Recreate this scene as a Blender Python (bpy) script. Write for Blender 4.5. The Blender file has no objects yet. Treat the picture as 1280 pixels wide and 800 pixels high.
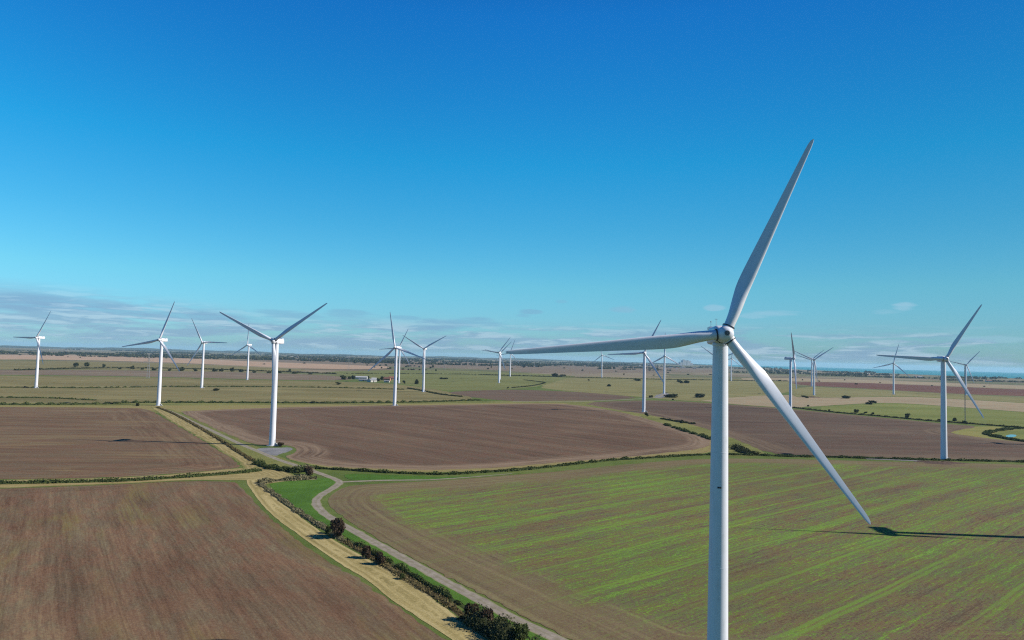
import bpy, bmesh, math, random
import numpy as np
from mathutils import Vector, Matrix
from mathutils.geometry import delaunay_2d_cdt

SC = bpy.context.scene
COL = SC.collection
PI = math.pi
rnd = random.Random(11)
nrg = np.random.default_rng(5)

# ------------------------------------------------------------------ camera model
F = 865.0                                   # focal length in pixels of a 1280 wide frame
RHO = math.radians(1.48)
TH = math.atan(45.6 * math.cos(RHO) / F)
H = 63.5
FLAT = 4500.0
RE = 6.37e6
Xa = np.array([1.0, 0, 0]); Ua = np.array([0, -math.sin(TH), math.cos(TH)]); FW = np.array([0, math.cos(TH), math.sin(TH)])
CR = math.cos(RHO) * Xa + math.sin(RHO) * Ua
CU = -math.sin(RHO) * Xa + math.cos(RHO) * Ua
EYE = np.array([0, 0, H])


def gz(d):
    """ground height: flat near, falling away with the earth's curve beyond"""
    return -max(0.0, d - FLAT) ** 2 / (2 * RE)


def ray(u, v):
    return CR * (u - 640) / F + CU * (400 - v) / F + FW


def at(u, v):
    """map point of the plain seen at a place in the survey picture"""
    d = ray(u, v)
    t = H / max(1e-5, -d[2])
    for _ in range(12):
        p = EYE + d * t
        r = math.hypot(p[0], p[1])
        if r < FLAT:
            break
        t = (H - gz(min(r, 27000))) / max(1e-5, -d[2])
    p = EYE + d * t
    return (float(p[0]), float(p[1]))


def ats(pts):
    return [at(*p) for p in pts]


# ------------------------------------------------------------------ object helpers
def tag(o, label=None, cat=None, group=None, kind=None):
    if label: o['label'] = label
    if cat: o['category'] = cat
    if group: o['group'] = group
    if kind: o['kind'] = kind
    return o


def link(name, me, mat=None, parent=None):
    o = bpy.data.objects.new(name, me)
    COL.objects.link(o)
    if mat is not None and me is not None and not me.materials:
        me.materials.append(mat)
    if parent is not None:
        o.parent = parent
    return o


def empty(name, loc=(0, 0, 0), rz=0.0):
    o = bpy.data.objects.new(name, None)
    COL.objects.link(o)
    o.location = loc
    o.rotation_euler = (0, 0, rz)
    o.empty_display_size = 2
    return o


def kids(o):
    return [c for c in bpy.data.objects if c.parent == o]


def copy_tree(o, parent=None):
    c = o.copy()
    COL.objects.link(c)
    c.parent = parent
    for ch in kids(o):
        copy_tree(ch, c)
    return c


def mesh_of(name, verts, faces, smooth=False, mats=None, mi=None):
    me = bpy.data.meshes.new(name)
    me.from_pydata([tuple(map(float, v)) for v in verts], [], [tuple(map(int, f)) for f in faces])
    if smooth:
        for p in me.polygons: p.use_smooth = True
    if mats:
        for m in mats: me.materials.append(m)
        if mi is not None: me.polygons.foreach_set('material_index', mi)
    me.update()
    return me


class MB:
    """collects shapes into one mesh"""
    def __init__(self):
        self.v = []; self.f = []

    def add(self, v, f):
        n = len(self.v)
        self.v += [tuple(q) for q in v]
        self.f += [tuple(i + n for i in q) for q in f]
        return self

    def box(self, x0, x1, y0, y1, z0, z1):
        v = [(x0, y0, z0), (x1, y0, z0), (x1, y1, z0), (x0, y1, z0), (x0, y0, z1), (x1, y0, z1), (x1, y1, z1), (x0, y1, z1)]
        return self.add(v, [(3, 2, 1, 0), (4, 5, 6, 7), (0, 1, 5, 4), (1, 2, 6, 5), (2, 3, 7, 6), (3, 0, 4, 7)])

    def lathe(self, prof, n=32, axis='z', cap=True, off=(0, 0, 0)):
        v = []; f = []
        for r, h in prof:
            for i in range(n):
                a = 2 * PI * i / n
                c, s = r * math.cos(a), r * math.sin(a)
                p = (c, s, h) if axis == 'z' else ((c, -h, s) if axis == '-y' else (h, c, s))
                v.append((p[0] + off[0], p[1] + off[1], p[2] + off[2]))
        for k in range(len(prof) - 1):
            for i in range(n):
                j = (i + 1) % n
                f.append((k * n + i, k * n + j, (k + 1) * n + j, (k + 1) * n + i))
        if cap:
            f.append(tuple(range(n - 1, -1, -1)))
            m = (len(prof) - 1) * n
            f.append(tuple(range(m, m + n)))
        return self.add(v, f)

    def bar(self, a, b, w):
        a = Vector(a); b = Vector(b)
        d = (b - a).normalized()
        s = d.cross(Vector((0, 0, 1)))
        if s.length < 1e-3: s = Vector((1, 0, 0))
        s.normalize(); t = d.cross(s)
        s *= w / 2; t *= w / 2
        v = [a - s - t, a + s - t, a + s + t, a - s + t, b - s - t, b + s - t, b + s + t, b - s + t]
        return self.add(v, [(3, 2, 1, 0), (4, 5, 6, 7), (0, 1, 5, 4), (1, 2, 6, 5), (2, 3, 7, 6), (3, 0, 4, 7)])

    def mesh(self, name, smooth=False, angle=None):
        me = mesh_of(name, self.v, self.f, smooth)
        bm = bmesh.new(); bm.from_mesh(me)
        bmesh.ops.recalc_face_normals(bm, faces=bm.faces[:])
        if angle is not None:
            for e in bm.edges:
                if len(e.link_faces) == 2 and e.calc_face_angle(0) > math.radians(angle):
                    e.smooth = False
        bm.to_mesh(me); bm.free()
        return me


# ------------------------------------------------------------------ node helpers
class G:
    def __init__(self, tree):
        self.t = tree; self.n = tree.nodes; self.l = tree.links

    def node(self, kind, **kw):
        x = self.n.new(kind)
        for k, v in kw.items(): setattr(x, k, v)
        return x

    def put(self, sock, val):
        if isinstance(val, (int, float)): sock.default_value = val
        elif isinstance(val, (tuple, list)):
            if len(sock.default_value) == 4 and len(val) == 3: val = (*val, 1.0)
            sock.default_value = val
        else: self.l.new(val, sock)

    def math(self, op, a, b=None, c=None, clamp=False):
        x = self.node('ShaderNodeMath', operation=op, use_clamp=clamp)
        self.put(x.inputs[0], a)
        if b is not None: self.put(x.inputs[1], b)
        if c is not None: self.put(x.inputs[2], c)
        return x.outputs[0]

    def vmath(self, op, a, b=None):
        x = self.node('ShaderNodeVectorMath', operation=op)
        self.put(x.inputs[0], a)
        if b is not None: self.put(x.inputs[1], b)
        return x.outputs[0]

    def noise(self, vec, scale, detail=3, rough=0.55, dist=0.0):
        x = self.node('ShaderNodeTexNoise')
        self.put(x.inputs['Vector'], vec)
        x.inputs['Scale'].default_value = scale
        x.inputs['Detail'].default_value = detail
        x.inputs['Roughness'].default_value = rough
        x.inputs['Distortion'].default_value = dist
        return x.outputs['Fac']

    def ramp(self, fac, stops, interp='LINEAR'):
        x = self.node('ShaderNodeValToRGB')
        r = x.color_ramp; r.interpolation = interp
        while len(r.elements) < len(stops): r.elements.new(0.5)
        for e, (p, c) in zip(r.elements, stops):
            e.position = p
            e.color = (c, c, c, 1) if isinstance(c, (int, float)) else (*c, 1)
        self.put(x.inputs[0], fac)
        return x.outputs[0]

    def mix(self, fac, a, b, blend='MIX'):
        x = self.node('ShaderNodeMix', data_type='RGBA', blend_type=blend)
        self.put(x.inputs[0], fac); self.put(x.inputs[6], a); self.put(x.inputs[7], b)
        return x.outputs[2]

    def smooth(self, x, lo, hi):
        m = self.node('ShaderNodeMapRange', interpolation_type='SMOOTHSTEP')
        self.put(m.inputs[0], x)
        m.inputs[1].default_value = lo; m.inputs[2].default_value = hi
        return m.outputs[0]

    def comb(self, x, y, z=0.0):
        c = self.node('ShaderNodeCombineXYZ')
        self.put(c.inputs[0], x); self.put(c.inputs[1], y); self.put(c.inputs[2], z)
        return c.outputs[0]

    def sep(self, v):
        s = self.node('ShaderNodeSeparateXYZ'); self.put(s.inputs[0], v)
        return s.outputs

    def attr(self, name):
        return self.node('ShaderNodeAttribute', attribute_name=name).outputs['Fac']


def new_mat(name, rough=0.9, spec=0.2):
    m = bpy.data.materials.new(name)
    m.use_nodes = True
    b = m.node_tree.nodes['Principled BSDF']
    b.inputs['Roughness'].default_value = rough
    b.inputs['Specular IOR Level'].default_value = spec
    return m, G(m.node_tree), b


def plain(name, col, rough=0.7, var=0.12, scale=0.4, spec=0.3):
    m, g, b = new_mat(name, rough, spec)
    tc = g.node('ShaderNodeTexCoord').outputs['Object']
    n = g.noise(tc, scale, 4)
    lo = tuple(c * (1 - var) for c in col); hi = tuple(min(1, c * (1 + var)) for c in col)
    g.put(b.inputs['Base Color'], g.ramp(n, [(0.3, lo), (0.7, hi)]))
    return m


ALB = 0.70


def dim(stops):
    return [(p, tuple(c * ALB for c in col)) for p, col in stops]


def rowdir(p, q):
    a = at(*p); b = at(*q)
    return math.atan2(b[1] - a[1], b[0] - a[0])


def field_mat(name, stops, ang, row=1.4, length=60.0, patch=None, patch_amt=0.5, patch_scale=0.012, patch_at=(0.52, 0.66),
              headland=18.0, headcol=None, headamt=0.6, tram=24.0, tram_amt=0.25, w=(0.34, 0.3, 0.24, 0.12), bands=7.0, bump=0.25, seed=0.0, contrast=1.0, clouded=0.25, grain=0.30, tram_col=None, tram_w=0.008):
    stops = dim(stops)
    patch, headcol, tram_col = [tuple(c * ALB for c in q) if q else None for q in (patch, headcol, tram_col)]
    m, g, b = new_mat(name, 0.95, 0.05)
    tc = g.node('ShaderNodeTexCoord').outputs['Object']
    rot = g.node('ShaderNodeVectorRotate', rotation_type='Z_AXIS')
    g.put(rot.inputs['Vector'], tc); rot.inputs['Angle'].default_value = -ang
    warp = g.noise(tc, 0.012, 2)
    px, py, _ = g.sep(rot.outputs[0])
    py = g.math('ADD', py, g.math('MULTIPLY', g.math('SUBTRACT', warp, 0.5), 4.0))
    edge = g.attr('edge')
    n1 = g.noise(g.comb(g.math('DIVIDE', px, length), g.math('DIVIDE', py, row), seed), 1.0, 4, 0.6)
    n2 = g.noise(g.comb(g.math('DIVIDE', px, length * 4), g.math('DIVIDE', py, row * bands), seed + 3.1), 1.0, 3, 0.55)
    n3 = g.noise(g.comb(g.math('DIVIDE', px, 1.6), py, seed + 7.7), 0.022, 5, 0.62, 0.4)
    n4 = g.noise(tc, 1.15, 3, 0.8)
    n6 = g.noise(g.comb(g.math('DIVIDE', px, 9.0), py, seed + 31), 1.9, 3, 0.8)
    n8 = g.noise(g.comb(g.math('DIVIDE', px, 2.5), py, seed + 47), 0.16, 4, 0.75)
    # headland: the rows turn and run along the field's edge
    h1 = g.noise(g.comb(g.math('DIVIDE', edge, row * 1.3), g.math('DIVIDE', px, length * 1.5), g.math('DIVIDE', py, length * 1.5)), 1.0, 4, 0.6)
    hm = g.math('MULTIPLY', g.math('SUBTRACT', 1.0, g.smooth(g.math('ADD', edge, g.math('MULTIPLY', g.math('SUBTRACT', n3, 0.5), headland * 2.2)), headland * 0.8, headland * 1.5)), headamt)
    rowv = g.math('ADD', g.math('MULTIPLY', n1, w[0]), g.math('MULTIPLY', n2, w[1]))
    headv = g.math('MULTIPLY', h1, w[0] + w[1])
    mixv = g.math('ADD', g.math('MULTIPLY', rowv, g.math('SUBTRACT', 1.0, hm)), g.math('MULTIPLY', headv, hm))
    val = g.math('ADD', mixv, g.math('ADD', g.math('MULTIPLY', n3, w[2]), g.math('MULTIPLY', n4, w[3])))
    val = g.math('ADD', val, g.math('ADD', g.math('MULTIPLY', g.math('SUBTRACT', n6, 0.5), grain), g.math('MULTIPLY', g.math('SUBTRACT', n4, 0.5), grain)))
    if contrast != 1.0:
        val = g.math('ADD', g.math('MULTIPLY', g.math('SUBTRACT', val, 0.5), contrast), 0.5)
    col = g.ramp(val, stops)
    col = g.mix(g.smooth(n8, 0.38, 0.62), g.mix(1.0, col, (1.07, 0.96, 0.92), 'MULTIPLY'), g.mix(1.0, col, (0.92, 1.03, 1.0), 'MULTIPLY'))
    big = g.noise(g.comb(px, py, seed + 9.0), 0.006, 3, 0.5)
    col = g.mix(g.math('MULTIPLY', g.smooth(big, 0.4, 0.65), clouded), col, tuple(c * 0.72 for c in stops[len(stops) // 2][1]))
    if headcol is not None:
        hv = g.math('MULTIPLY', hm, g.smooth(g.math('ADD', g.math('MULTIPLY', h1, 0.5), g.math('MULTIPLY', n3, 0.5)), 0.30, 0.54))
        hc = g.ramp(g.math('ADD', g.math('MULTIPLY', h1, 0.45), g.math('ADD', g.math('MULTIPLY', n4, 0.3), g.math('MULTIPLY', n8, 0.25))), [(0.36, tuple(c * 0.66 for c in headcol)), (0.5, headcol), (0.64, tuple(c * 1.3 for c in headcol))])
        col = g.mix(hv, col, hc)
    if patch is not None:
        n5 = g.noise(g.comb(g.math('DIVIDE', px, 4.0), py, seed + 20), patch_scale * 3, 4, 0.65, 0.6)
        pf = g.math('MULTIPLY', g.smooth(n5, *patch_at), g.math('MULTIPLY', g.smooth(n1, 0.3, 0.62), patch_amt))
        col = g.mix(pf, col, patch)
    if tram:
        fr = g.math('FRACT', g.math('DIVIDE', py, tram))
        d1 = g.math('ABSOLUTE', g.math('SUBTRACT', fr, 0.46)); d2 = g.math('ABSOLUTE', g.math('SUBTRACT', fr, 0.54))
        tm = g.math('SUBTRACT', 1.0, g.smooth(g.math('MINIMUM', d1, d2), tram_w, tram_w * 3.2))
        tm = g.math('MULTIPLY', tm, g.math('MULTIPLY', g.smooth(n2, 0.35, 0.6), tram_amt))
        tm = g.math('MULTIPLY', tm, g.math('SUBTRACT', 1.0, hm))
        col = g.mix(tm, col, tram_col or tuple(c * 0.6 for c in stops[0][1]))
    g.put(b.inputs['Base Color'], col)
    if bump:
        bn = g.node('ShaderNodeBump'); bn.inputs['Strength'].default_value = bump; bn.inputs['Distance'].default_value = 0.3
        g.put(bn.inputs['Height'], g.math('ADD', n1, n4)); g.put(b.inputs['Normal'], bn.outputs[0])
    return m


def hay_mat(name, stops, row=1.1, green=None):
    stops = dim(stops)
    green = tuple(c * ALB for c in green) if green else None
    m, g, b = new_mat(name, 0.95, 0.05)
    tc = g.node('ShaderNodeTexCoord').outputs['Object']
    edge = g.attr('edge')
    x, y, _ = g.sep(tc)
    n1 = g.noise(g.comb(g.math('DIVIDE', edge, row), g.math('DIVIDE', x, 30.0), g.math('DIVIDE', y, 30.0)), 1.0, 3, 0.6)
    n3 = g.noise(tc, 0.07, 4, 0.6); n4 = g.noise(tc, 1.1, 5, 0.7)
    wv = g.math('MULTIPLY', g.math('ADD', g.math('SINE', g.math('ADD', g.math('MULTIPLY', edge, 2.9 / row), g.math('MULTIPLY', n3, 1.2))), 1.0), 0.5)
    val = g.math('ADD', g.math('MULTIPLY', n1, 0.38), g.math('ADD', g.math('MULTIPLY', n3, 0.18), g.math('ADD', g.math('MULTIPLY', n4, 0.34), g.math('MULTIPLY', wv, 0.10))))
    col = g.ramp(val, stops)
    if green is not None:
        gm = g.smooth(g.math('ADD', edge, g.math('MULTIPLY', n3, 3.0)), 3.4, 1.6)
        gm = g.math('MULTIPLY', g.math('SUBTRACT', 1.0, g.smooth(g.math('ADD', edge, g.math('MULTIPLY', n3, 3.0)), 1.8, 3.6)), 0.7)
        col = g.mix(gm, col, green)
    g.put(b.inputs['Base Color'], col)
    bn = g.node('ShaderNodeBump'); bn.inputs['Strength'].default_value = 0.4; bn.inputs['Distance'].default_value = 0.35
    g.put(bn.inputs['Height'], g.math('ADD', n1, n4)); g.put(b.inputs['Normal'], bn.outputs[0])
    return m


def grass_mat(name, stops, scale=1.0, sheen=None):
    stops = dim(stops)
    m, g, b = new_mat(name, 0.95, 0.05)
    tc = g.node('ShaderNodeTexCoord').outputs['Object']
    n1 = g.noise(tc, 0.018 * scale, 5, 0.62, 0.5); n2 = g.noise(tc, 0.16 * scale, 4, 0.65); n3 = g.noise(tc, 1.3, 4, 0.7)
    val = g.math('ADD', g.math('MULTIPLY', n1, 0.5), g.math('ADD', g.math('MULTIPLY', n2, 0.28), g.math('MULTIPLY', n3, 0.22)))
    g.put(b.inputs['Base Color'], g.ramp(val, stops))
    bn = g.node('ShaderNodeBump'); bn.inputs['Strength'].default_value = 0.5; bn.inputs['Distance'].default_value = 0.4
    g.put(bn.inputs['Height'], g.math('ADD', n2, n3)); g.put(b.inputs['Normal'], bn.outputs[0])
    return m


def leaf_mat(name, stops):
    m, g, b = new_mat(name, 0.8, 0.15)
    s = g.attr('tone')
    col = g.ramp(s, stops)
    g.put(b.inputs['Base Color'], col)
    tr = g.node('ShaderNodeBsdfTranslucent'); g.put(tr.inputs['Color'], col)
    mx = g.node('ShaderNodeMixShader'); mx.inputs[0].default_value = 0.22
    g.l.new(b.outputs[0], mx.inputs[1]); g.l.new(tr.outputs[0], mx.inputs[2])
    g.l.new(mx.outputs[0], g.n['Material Output'].inputs['Surface'])
    return m


# ------------------------------------------------------------------ ground sheets
LAYER = [0.0]
STEP = [0.004]


def layer():
    LAYER[0] += STEP[0]
    return LAYER[0]


def densify(poly, jitter, step_k=0.012, lo=1.2):
    out = []
    n = len(poly)
    for i in range(n):
        a = np.array(poly[i]); b = np.array(poly[(i + 1) % n])
        L = np.linalg.norm(b - a)
        if L < 1e-6: continue
        st = max(lo, np.linalg.norm((a + b) / 2) * step_k)
        k = max(1, min(90, int(L / st)))
        nr = np.array([-(b - a)[1], (b - a)[0]]) / L
        for j in range(k):
            p = a + (b - a) * j / k
            out.append(p + (nr * nrg.normal(0, jitter) if j else 0))
    return np.array(out)


def smooth_poly(poly, it=2):
    p = np.array(poly, float)
    for _ in range(it):
        q = np.roll(p, -1, 0)
        p = np.stack([0.75 * p + 0.25 * q, 0.25 * p + 0.75 * q], 1).reshape(-1, 2)
    return p


def seg_dist(pts, poly):
    a = poly; b = np.roll(poly, -1, 0)
    best = np.full(len(pts), 1e9)
    for i in range(len(a)):
        d = b[i] - a[i]; L2 = max(1e-9, d @ d)
        t = np.clip(((pts - a[i]) @ d) / L2, 0, 1)
        q = a[i] + t[:, None] * d
        best = np.minimum(best, np.hypot(*(pts - q).T))
    return best


def inside(pts, poly):
    x, y = pts[:, 0], pts[:, 1]
    c = np.zeros(len(pts), bool)
    n = len(poly); j = n - 1
    for i in range(n):
        xi, yi = poly[i]; xj, yj = poly[j]
        m = ((yi > y) != (yj > y)) & (x < (xj - xi) * (y - yi) / ((yj - yi) if yj != yi else 1e-12) + xi)
        c ^= m; j = i
    return c


def sheet(name, pix, mat, jitter=0.35, cells=42, rounded=1, label=None, cat=None, world=None, z=None):
    poly = np.array(world if world is not None else ats(pix), float)
    if rounded: poly = smooth_poly(poly, rounded)
    dist = np.linalg.norm(poly.mean(0))
    bnd = densify(poly, jitter * max(0.5, min(4, dist / 300)))
    lo, hi = bnd.min(0), bnd.max(0)
    area = 0.5 * abs(np.sum(poly[:, 0] * np.roll(poly[:, 1], -1) - np.roll(poly[:, 0], -1) * poly[:, 1]))
    s = max(2.0, math.sqrt(area) / cells)
    gx, gy = np.meshgrid(np.arange(lo[0], hi[0], s), np.arange(lo[1], hi[1], s))
    pts = np.stack([gx.ravel(), gy.ravel()], 1)
    pts += nrg.uniform(-0.25, 0.25, pts.shape) * s
    pts = pts[inside(pts, bnd)]
    ed = seg_dist(pts, bnd) if len(pts) else np.zeros(0)
    pts = pts[ed > s * 0.35]
    allp = [Vector(p) for p in bnd] + [Vector(p) for p in pts]
    nb = len(bnd)
    vs, es, fs, *_ = delaunay_2d_cdt(allp, [], [list(range(nb))], 1, 1e-4)
    V = np.array([(p.x, p.y) for p in vs])
    z = layer() if z is None else z
    verts = [(p[0], p[1], z + gz(math.hypot(p[0], p[1]))) for p in V]
    me = mesh_of(name, verts, fs)
    e = seg_dist(V, bnd)
    at_ = me.attributes.new('edge', 'FLOAT', 'POINT'); at_.data.foreach_set('value', e.astype(np.float32))
    for p in me.polygons:
        if p.normal.z < 0: p.flip()
    o = link(name, me, mat)
    tag(o, label, cat, None, 'structure')
    return o


def resample(pts, step):
    pts = [np.array(p, float) for p in pts]
    # catmull-rom
    out = []
    P = [2 * pts[0] - pts[1]] + pts + [2 * pts[-1] - pts[-2]]
    for i in range(1, len(P) - 2):
        p0, p1, p2, p3 = P[i - 1:i + 3]
        k = max(2, int(np.linalg.norm(p2 - p1) / step))
        for j in range(k):
            t = j / k
            out.append(0.5 * ((2 * p1) + (p2 - p0) * t + (2 * p0 - 5 * p1 + 4 * p2 - p3) * t * t + (3 * p1 - p0 - 3 * p2 + p3) * t ** 3))
    out.append(pts[-1])
    return np.array(out)


def ribbon(name, pix, width, mat, label=None, cat=None, z=None, taper=0.0):
    pts = resample(ats(pix), 2.5)
    z = layer() if z is None else z
    n = len(pts); rows = [-1, -0.55, -0.2, 0.2, 0.55, 1]
    tan = np.gradient(pts, axis=0); tan /= np.linalg.norm(tan, axis=1)[:, None]
    nr = np.stack([-tan[:, 1], tan[:, 0]], 1)
    V = []; U = []; S = []
    s = 0
    for i in range(n):
        if i: s += np.linalg.norm(pts[i] - pts[i - 1])
        w = width / 2 * (1 - taper * i / n)
        for r in rows:
            jit = nrg.normal(0, 0.16) if abs(r) == 1 else 0
            p = pts[i] + nr[i] * (r * w + jit)
            V.append((p[0], p[1], z + 0.02 * (1 - abs(r)))); U.append(r); S.append(s)
    k = len(rows)
    f = [(i * k + j, i * k + j + 1, (i + 1) * k + j + 1, (i + 1) * k + j) for i in range(n - 1) for j in range(k - 1)]
    me = mesh_of(name, V, f)
    for nm, vals in (('across', U), ('along', S)):
        a = me.attributes.new(nm, 'FLOAT', 'POINT'); a.data.foreach_set('value', np.array(vals, np.float32))
    for p in me.polygons:
        if p.normal.z < 0: p.flip()
    o = link(name, me, mat)
    tag(o, label, cat, None, 'structure')
    return o


# ------------------------------------------------------------------ materials
BROWN = [(0.34, (0.105, 0.063, 0.041)), (0.46, (0.165, 0.104, 0.066)), (0.55, (0.205, 0.138, 0.088)), (0.68, (0.280, 0.210, 0.122))]
BROWN_C = [(0.34, (0.092, 0.057, 0.040)), (0.47, (0.145, 0.092, 0.064)), (0.57, (0.185, 0.122, 0.084)), (0.68, (0.245, 0.175, 0.112))]
BROWN_E = [(0.34, (0.080, 0.053, 0.041)), (0.47, (0.122, 0.082, 0.062)), (0.57, (0.155, 0.107, 0.080)), (0.68, (0.215, 0.158, 0.106))]
GREEN_D = [(0.25, (0.120, 0.082, 0.056)), (0.40, (0.192, 0.140, 0.090)), (0.49, (0.168, 0.150, 0.070)), (0.56, (0.138, 0.168, 0.050)), (0.66, (0.155, 0.250, 0.042)), (0.80, (0.215, 0.345, 0.060))]
a_A = rowdir((230, 619), (331, 731)); a_B = rowdir((0, 548), (150, 549.5)); a_C = rowdir((640, 548), (727, 560))
a_D = rowdir((925, 735), (1280, 610)); a_E = rowdir((900, 534), (1100, 538))
M_A = field_mat('brown_stubble_soil', BROWN, a_A, row=1.6, length=34, patch=(0.22, 0.20, 0.055), patch_amt=0.4, patch_scale=0.012, headland=14, seed=1.0, contrast=1.2, tram=12, tram_amt=0.2)
M_B = field_mat('brown_level_soil', BROWN, a_B, row=2.0, length=70, patch=(0.27, 0.205, 0.10), patch_amt=0.5, headland=34, headamt=0.8, seed=5.0, contrast=1.2)
M_C = field_mat('dark_brown_soil', BROWN_C, a_C, row=2.4, length=80, patch=None, headland=15, headcol=(0.275, 0.200, 0.135), headamt=0.7, seed=9.0, contrast=1.2)
M_E = field_mat('dark_grey_brown_soil', BROWN_E, a_E, row=3.0, length=120, headland=20, headcol=(0.20, 0.145, 0.095), seed=13.0, contrast=1.1)
M_D = field_mat('young_green_crop', GREEN_D, a_D, row=1.5, length=60, bands=4.0, headland=19, headcol=(0.200, 0.142, 0.088), headamt=0.8, w=(0.38, 0.24, 0.28, 0.10),
                seed=17.0, contrast=2.1, tram=24, tram_amt=0.7, tram_col=(0.165, 0.275, 0.048), tram_w=0.012, clouded=0.3, grain=0.55)
HAY = [(0.36, (0.20, 0.165, 0.065)), (0.48, (0.31, 0.25, 0.105)), (0.60, (0.42, 0.345, 0.165))]
M_HAY = hay_mat('mown_straw', HAY, green=(0.115, 0.155, 0.035))
M_HAY2 = hay_mat('mown_straw_plain', [(p, tuple(1.15 * c for c in q)) for p, q in HAY], row=1.15)
M_MARGIN = hay_mat('dry_field_margin', [(0.36, (0.21, 0.165, 0.07)), (0.50, (0.29, 0.24, 0.10)), (0.64, (0.24, 0.25, 0.075))], row=2.0)
M_LAWN = grass_mat('lush_grass', [(0.36, (0.050, 0.105, 0.018)), (0.50, (0.075, 0.160, 0.024)), (0.64, (0.110, 0.215, 0.034))])
M_VERGE = grass_mat('verge_grass', [(0.36, (0.120, 0.140, 0.040)), (0.50, (0.190, 0.195, 0.060)), (0.64, (0.275, 0.255, 0.095))])
M_OLIVE = field_mat('olive_pasture', [(0.36, (0.160, 0.138, 0.060)), (0.5, (0.225, 0.195, 0.088)), (0.64, (0.290, 0.245, 0.118))], a_B, row=9, length=160, headland=10, tram=0, seed=21, contrast=1.7)
M_GREENP = field_mat('green_pasture', [(0.36, (0.130, 0.140, 0.048)), (0.5, (0.185, 0.195, 0.068)), (0.64, (0.240, 0.238, 0.095))], a_B + 0.3, row=9, length=140, headland=10, tram=0, seed=25, contrast=1.2)
M_YELP = field_mat('yellowing_pasture', [(0.36, (0.170, 0.160, 0.066)), (0.5, (0.240, 0.222, 0.092)), (0.64, (0.305, 0.265, 0.130))], a_B - 0.5, row=8, length=90, headland=12, tram=40, tram_amt=0.4, seed=29, contrast=1.3)
M_TAN = field_mat('pale_stubble', [(0.36, (0.27, 0.21, 0.135)), (0.5, (0.36, 0.285, 0.185)), (0.64, (0.42, 0.345, 0.235))], a_B, row=10, length=200, headland=10, tram=0, seed=33)
M_PINK = field_mat('pinkish_stubble', [(0.36, (0.36, 0.235, 0.165)), (0.5, (0.46, 0.32, 0.225)), (0.64, (0.54, 0.39, 0.28))], a_B, row=12, length=260, headland=10, tram=0, seed=37)
M_RED = field_mat('red_ploughed_soil', [(0.36, (0.125, 0.056, 0.042)), (0.5, (0.165, 0.074, 0.054)), (0.64, (0.200, 0.095, 0.070))], a_B, row=8, length=240, headland=10, tram=0, seed=41, contrast=1.2)
M_MAUVE = field_mat('mauve_rough_pasture', [(0.36, (0.165, 0.120, 0.090)), (0.5, (0.22, 0.165, 0.120)), (0.64, (0.27, 0.215, 0.150))], a_B, row=14, length=220, headland=10, tram=0, seed=45, contrast=1.3)
M_BG = field_mat('far_brown_soil', [(0.36, (0.120, 0.080, 0.060)), (0.5, (0.160, 0.110, 0.080)), (0.64, (0.195, 0.140, 0.095))], a_B - 0.05, row=5, length=120, headland=10, tram=0, seed=49, contrast=1.2)
M_BRIGHT = field_mat('bright_green_pasture', [(0.36, (0.135, 0.160, 0.044)), (0.5, (0.190, 0.215, 0.060)), (0.64, (0.245, 0.255, 0.090))], a_E, row=7, length=120, headland=10, tram=0, seed=53, contrast=1.2)


def track_mat():
    m, g, b = new_mat('gravel_track', 0.95, 0.1)
    tc = g.node('ShaderNodeTexCoord').outputs['Object']
    u = g.math('ABSOLUTE', g.attr('across'))
    n = g.noise(tc, 0.35, 5, 0.65); n2 = g.noise(tc, 2.5, 4, 0.7)
    col = g.ramp(g.math('ADD', g.math('MULTIPLY', n, 0.6), g.math('MULTIPLY', n2, 0.4)), [(0.35, (0.145, 0.123, 0.097)), (0.5, (0.205, 0.177, 0.142)), (0.65, (0.275, 0.242, 0.20))])
    mid = g.math('SUBTRACT', 1.0, g.smooth(g.math('ADD', u, g.math('MULTIPLY', g.math('SUBTRACT', n, 0.5), 0.9)), 0.05, 0.28))
    col = g.mix(g.math('MULTIPLY', mid, 0.45), col, (0.15, 0.14, 0.075))
    edge = g.smooth(g.math('ADD', u, g.math('MULTIPLY', g.math('SUBTRACT', n, 0.5), 0.7)), 0.72, 0.98)
    col = g.mix(g.math('MULTIPLY', edge, 0.75), col, (0.15, 0.16, 0.06))
    g.put(b.inputs['Base Color'], col)
    return m


M_TRACK = track_mat()
M_GRAVEL = grass_mat('grey_gravel', [(0.36, (0.14, 0.14, 0.15)), (0.5, (0.225, 0.225, 0.235)), (0.64, (0.33, 0.325, 0.32))], scale=4)


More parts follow.
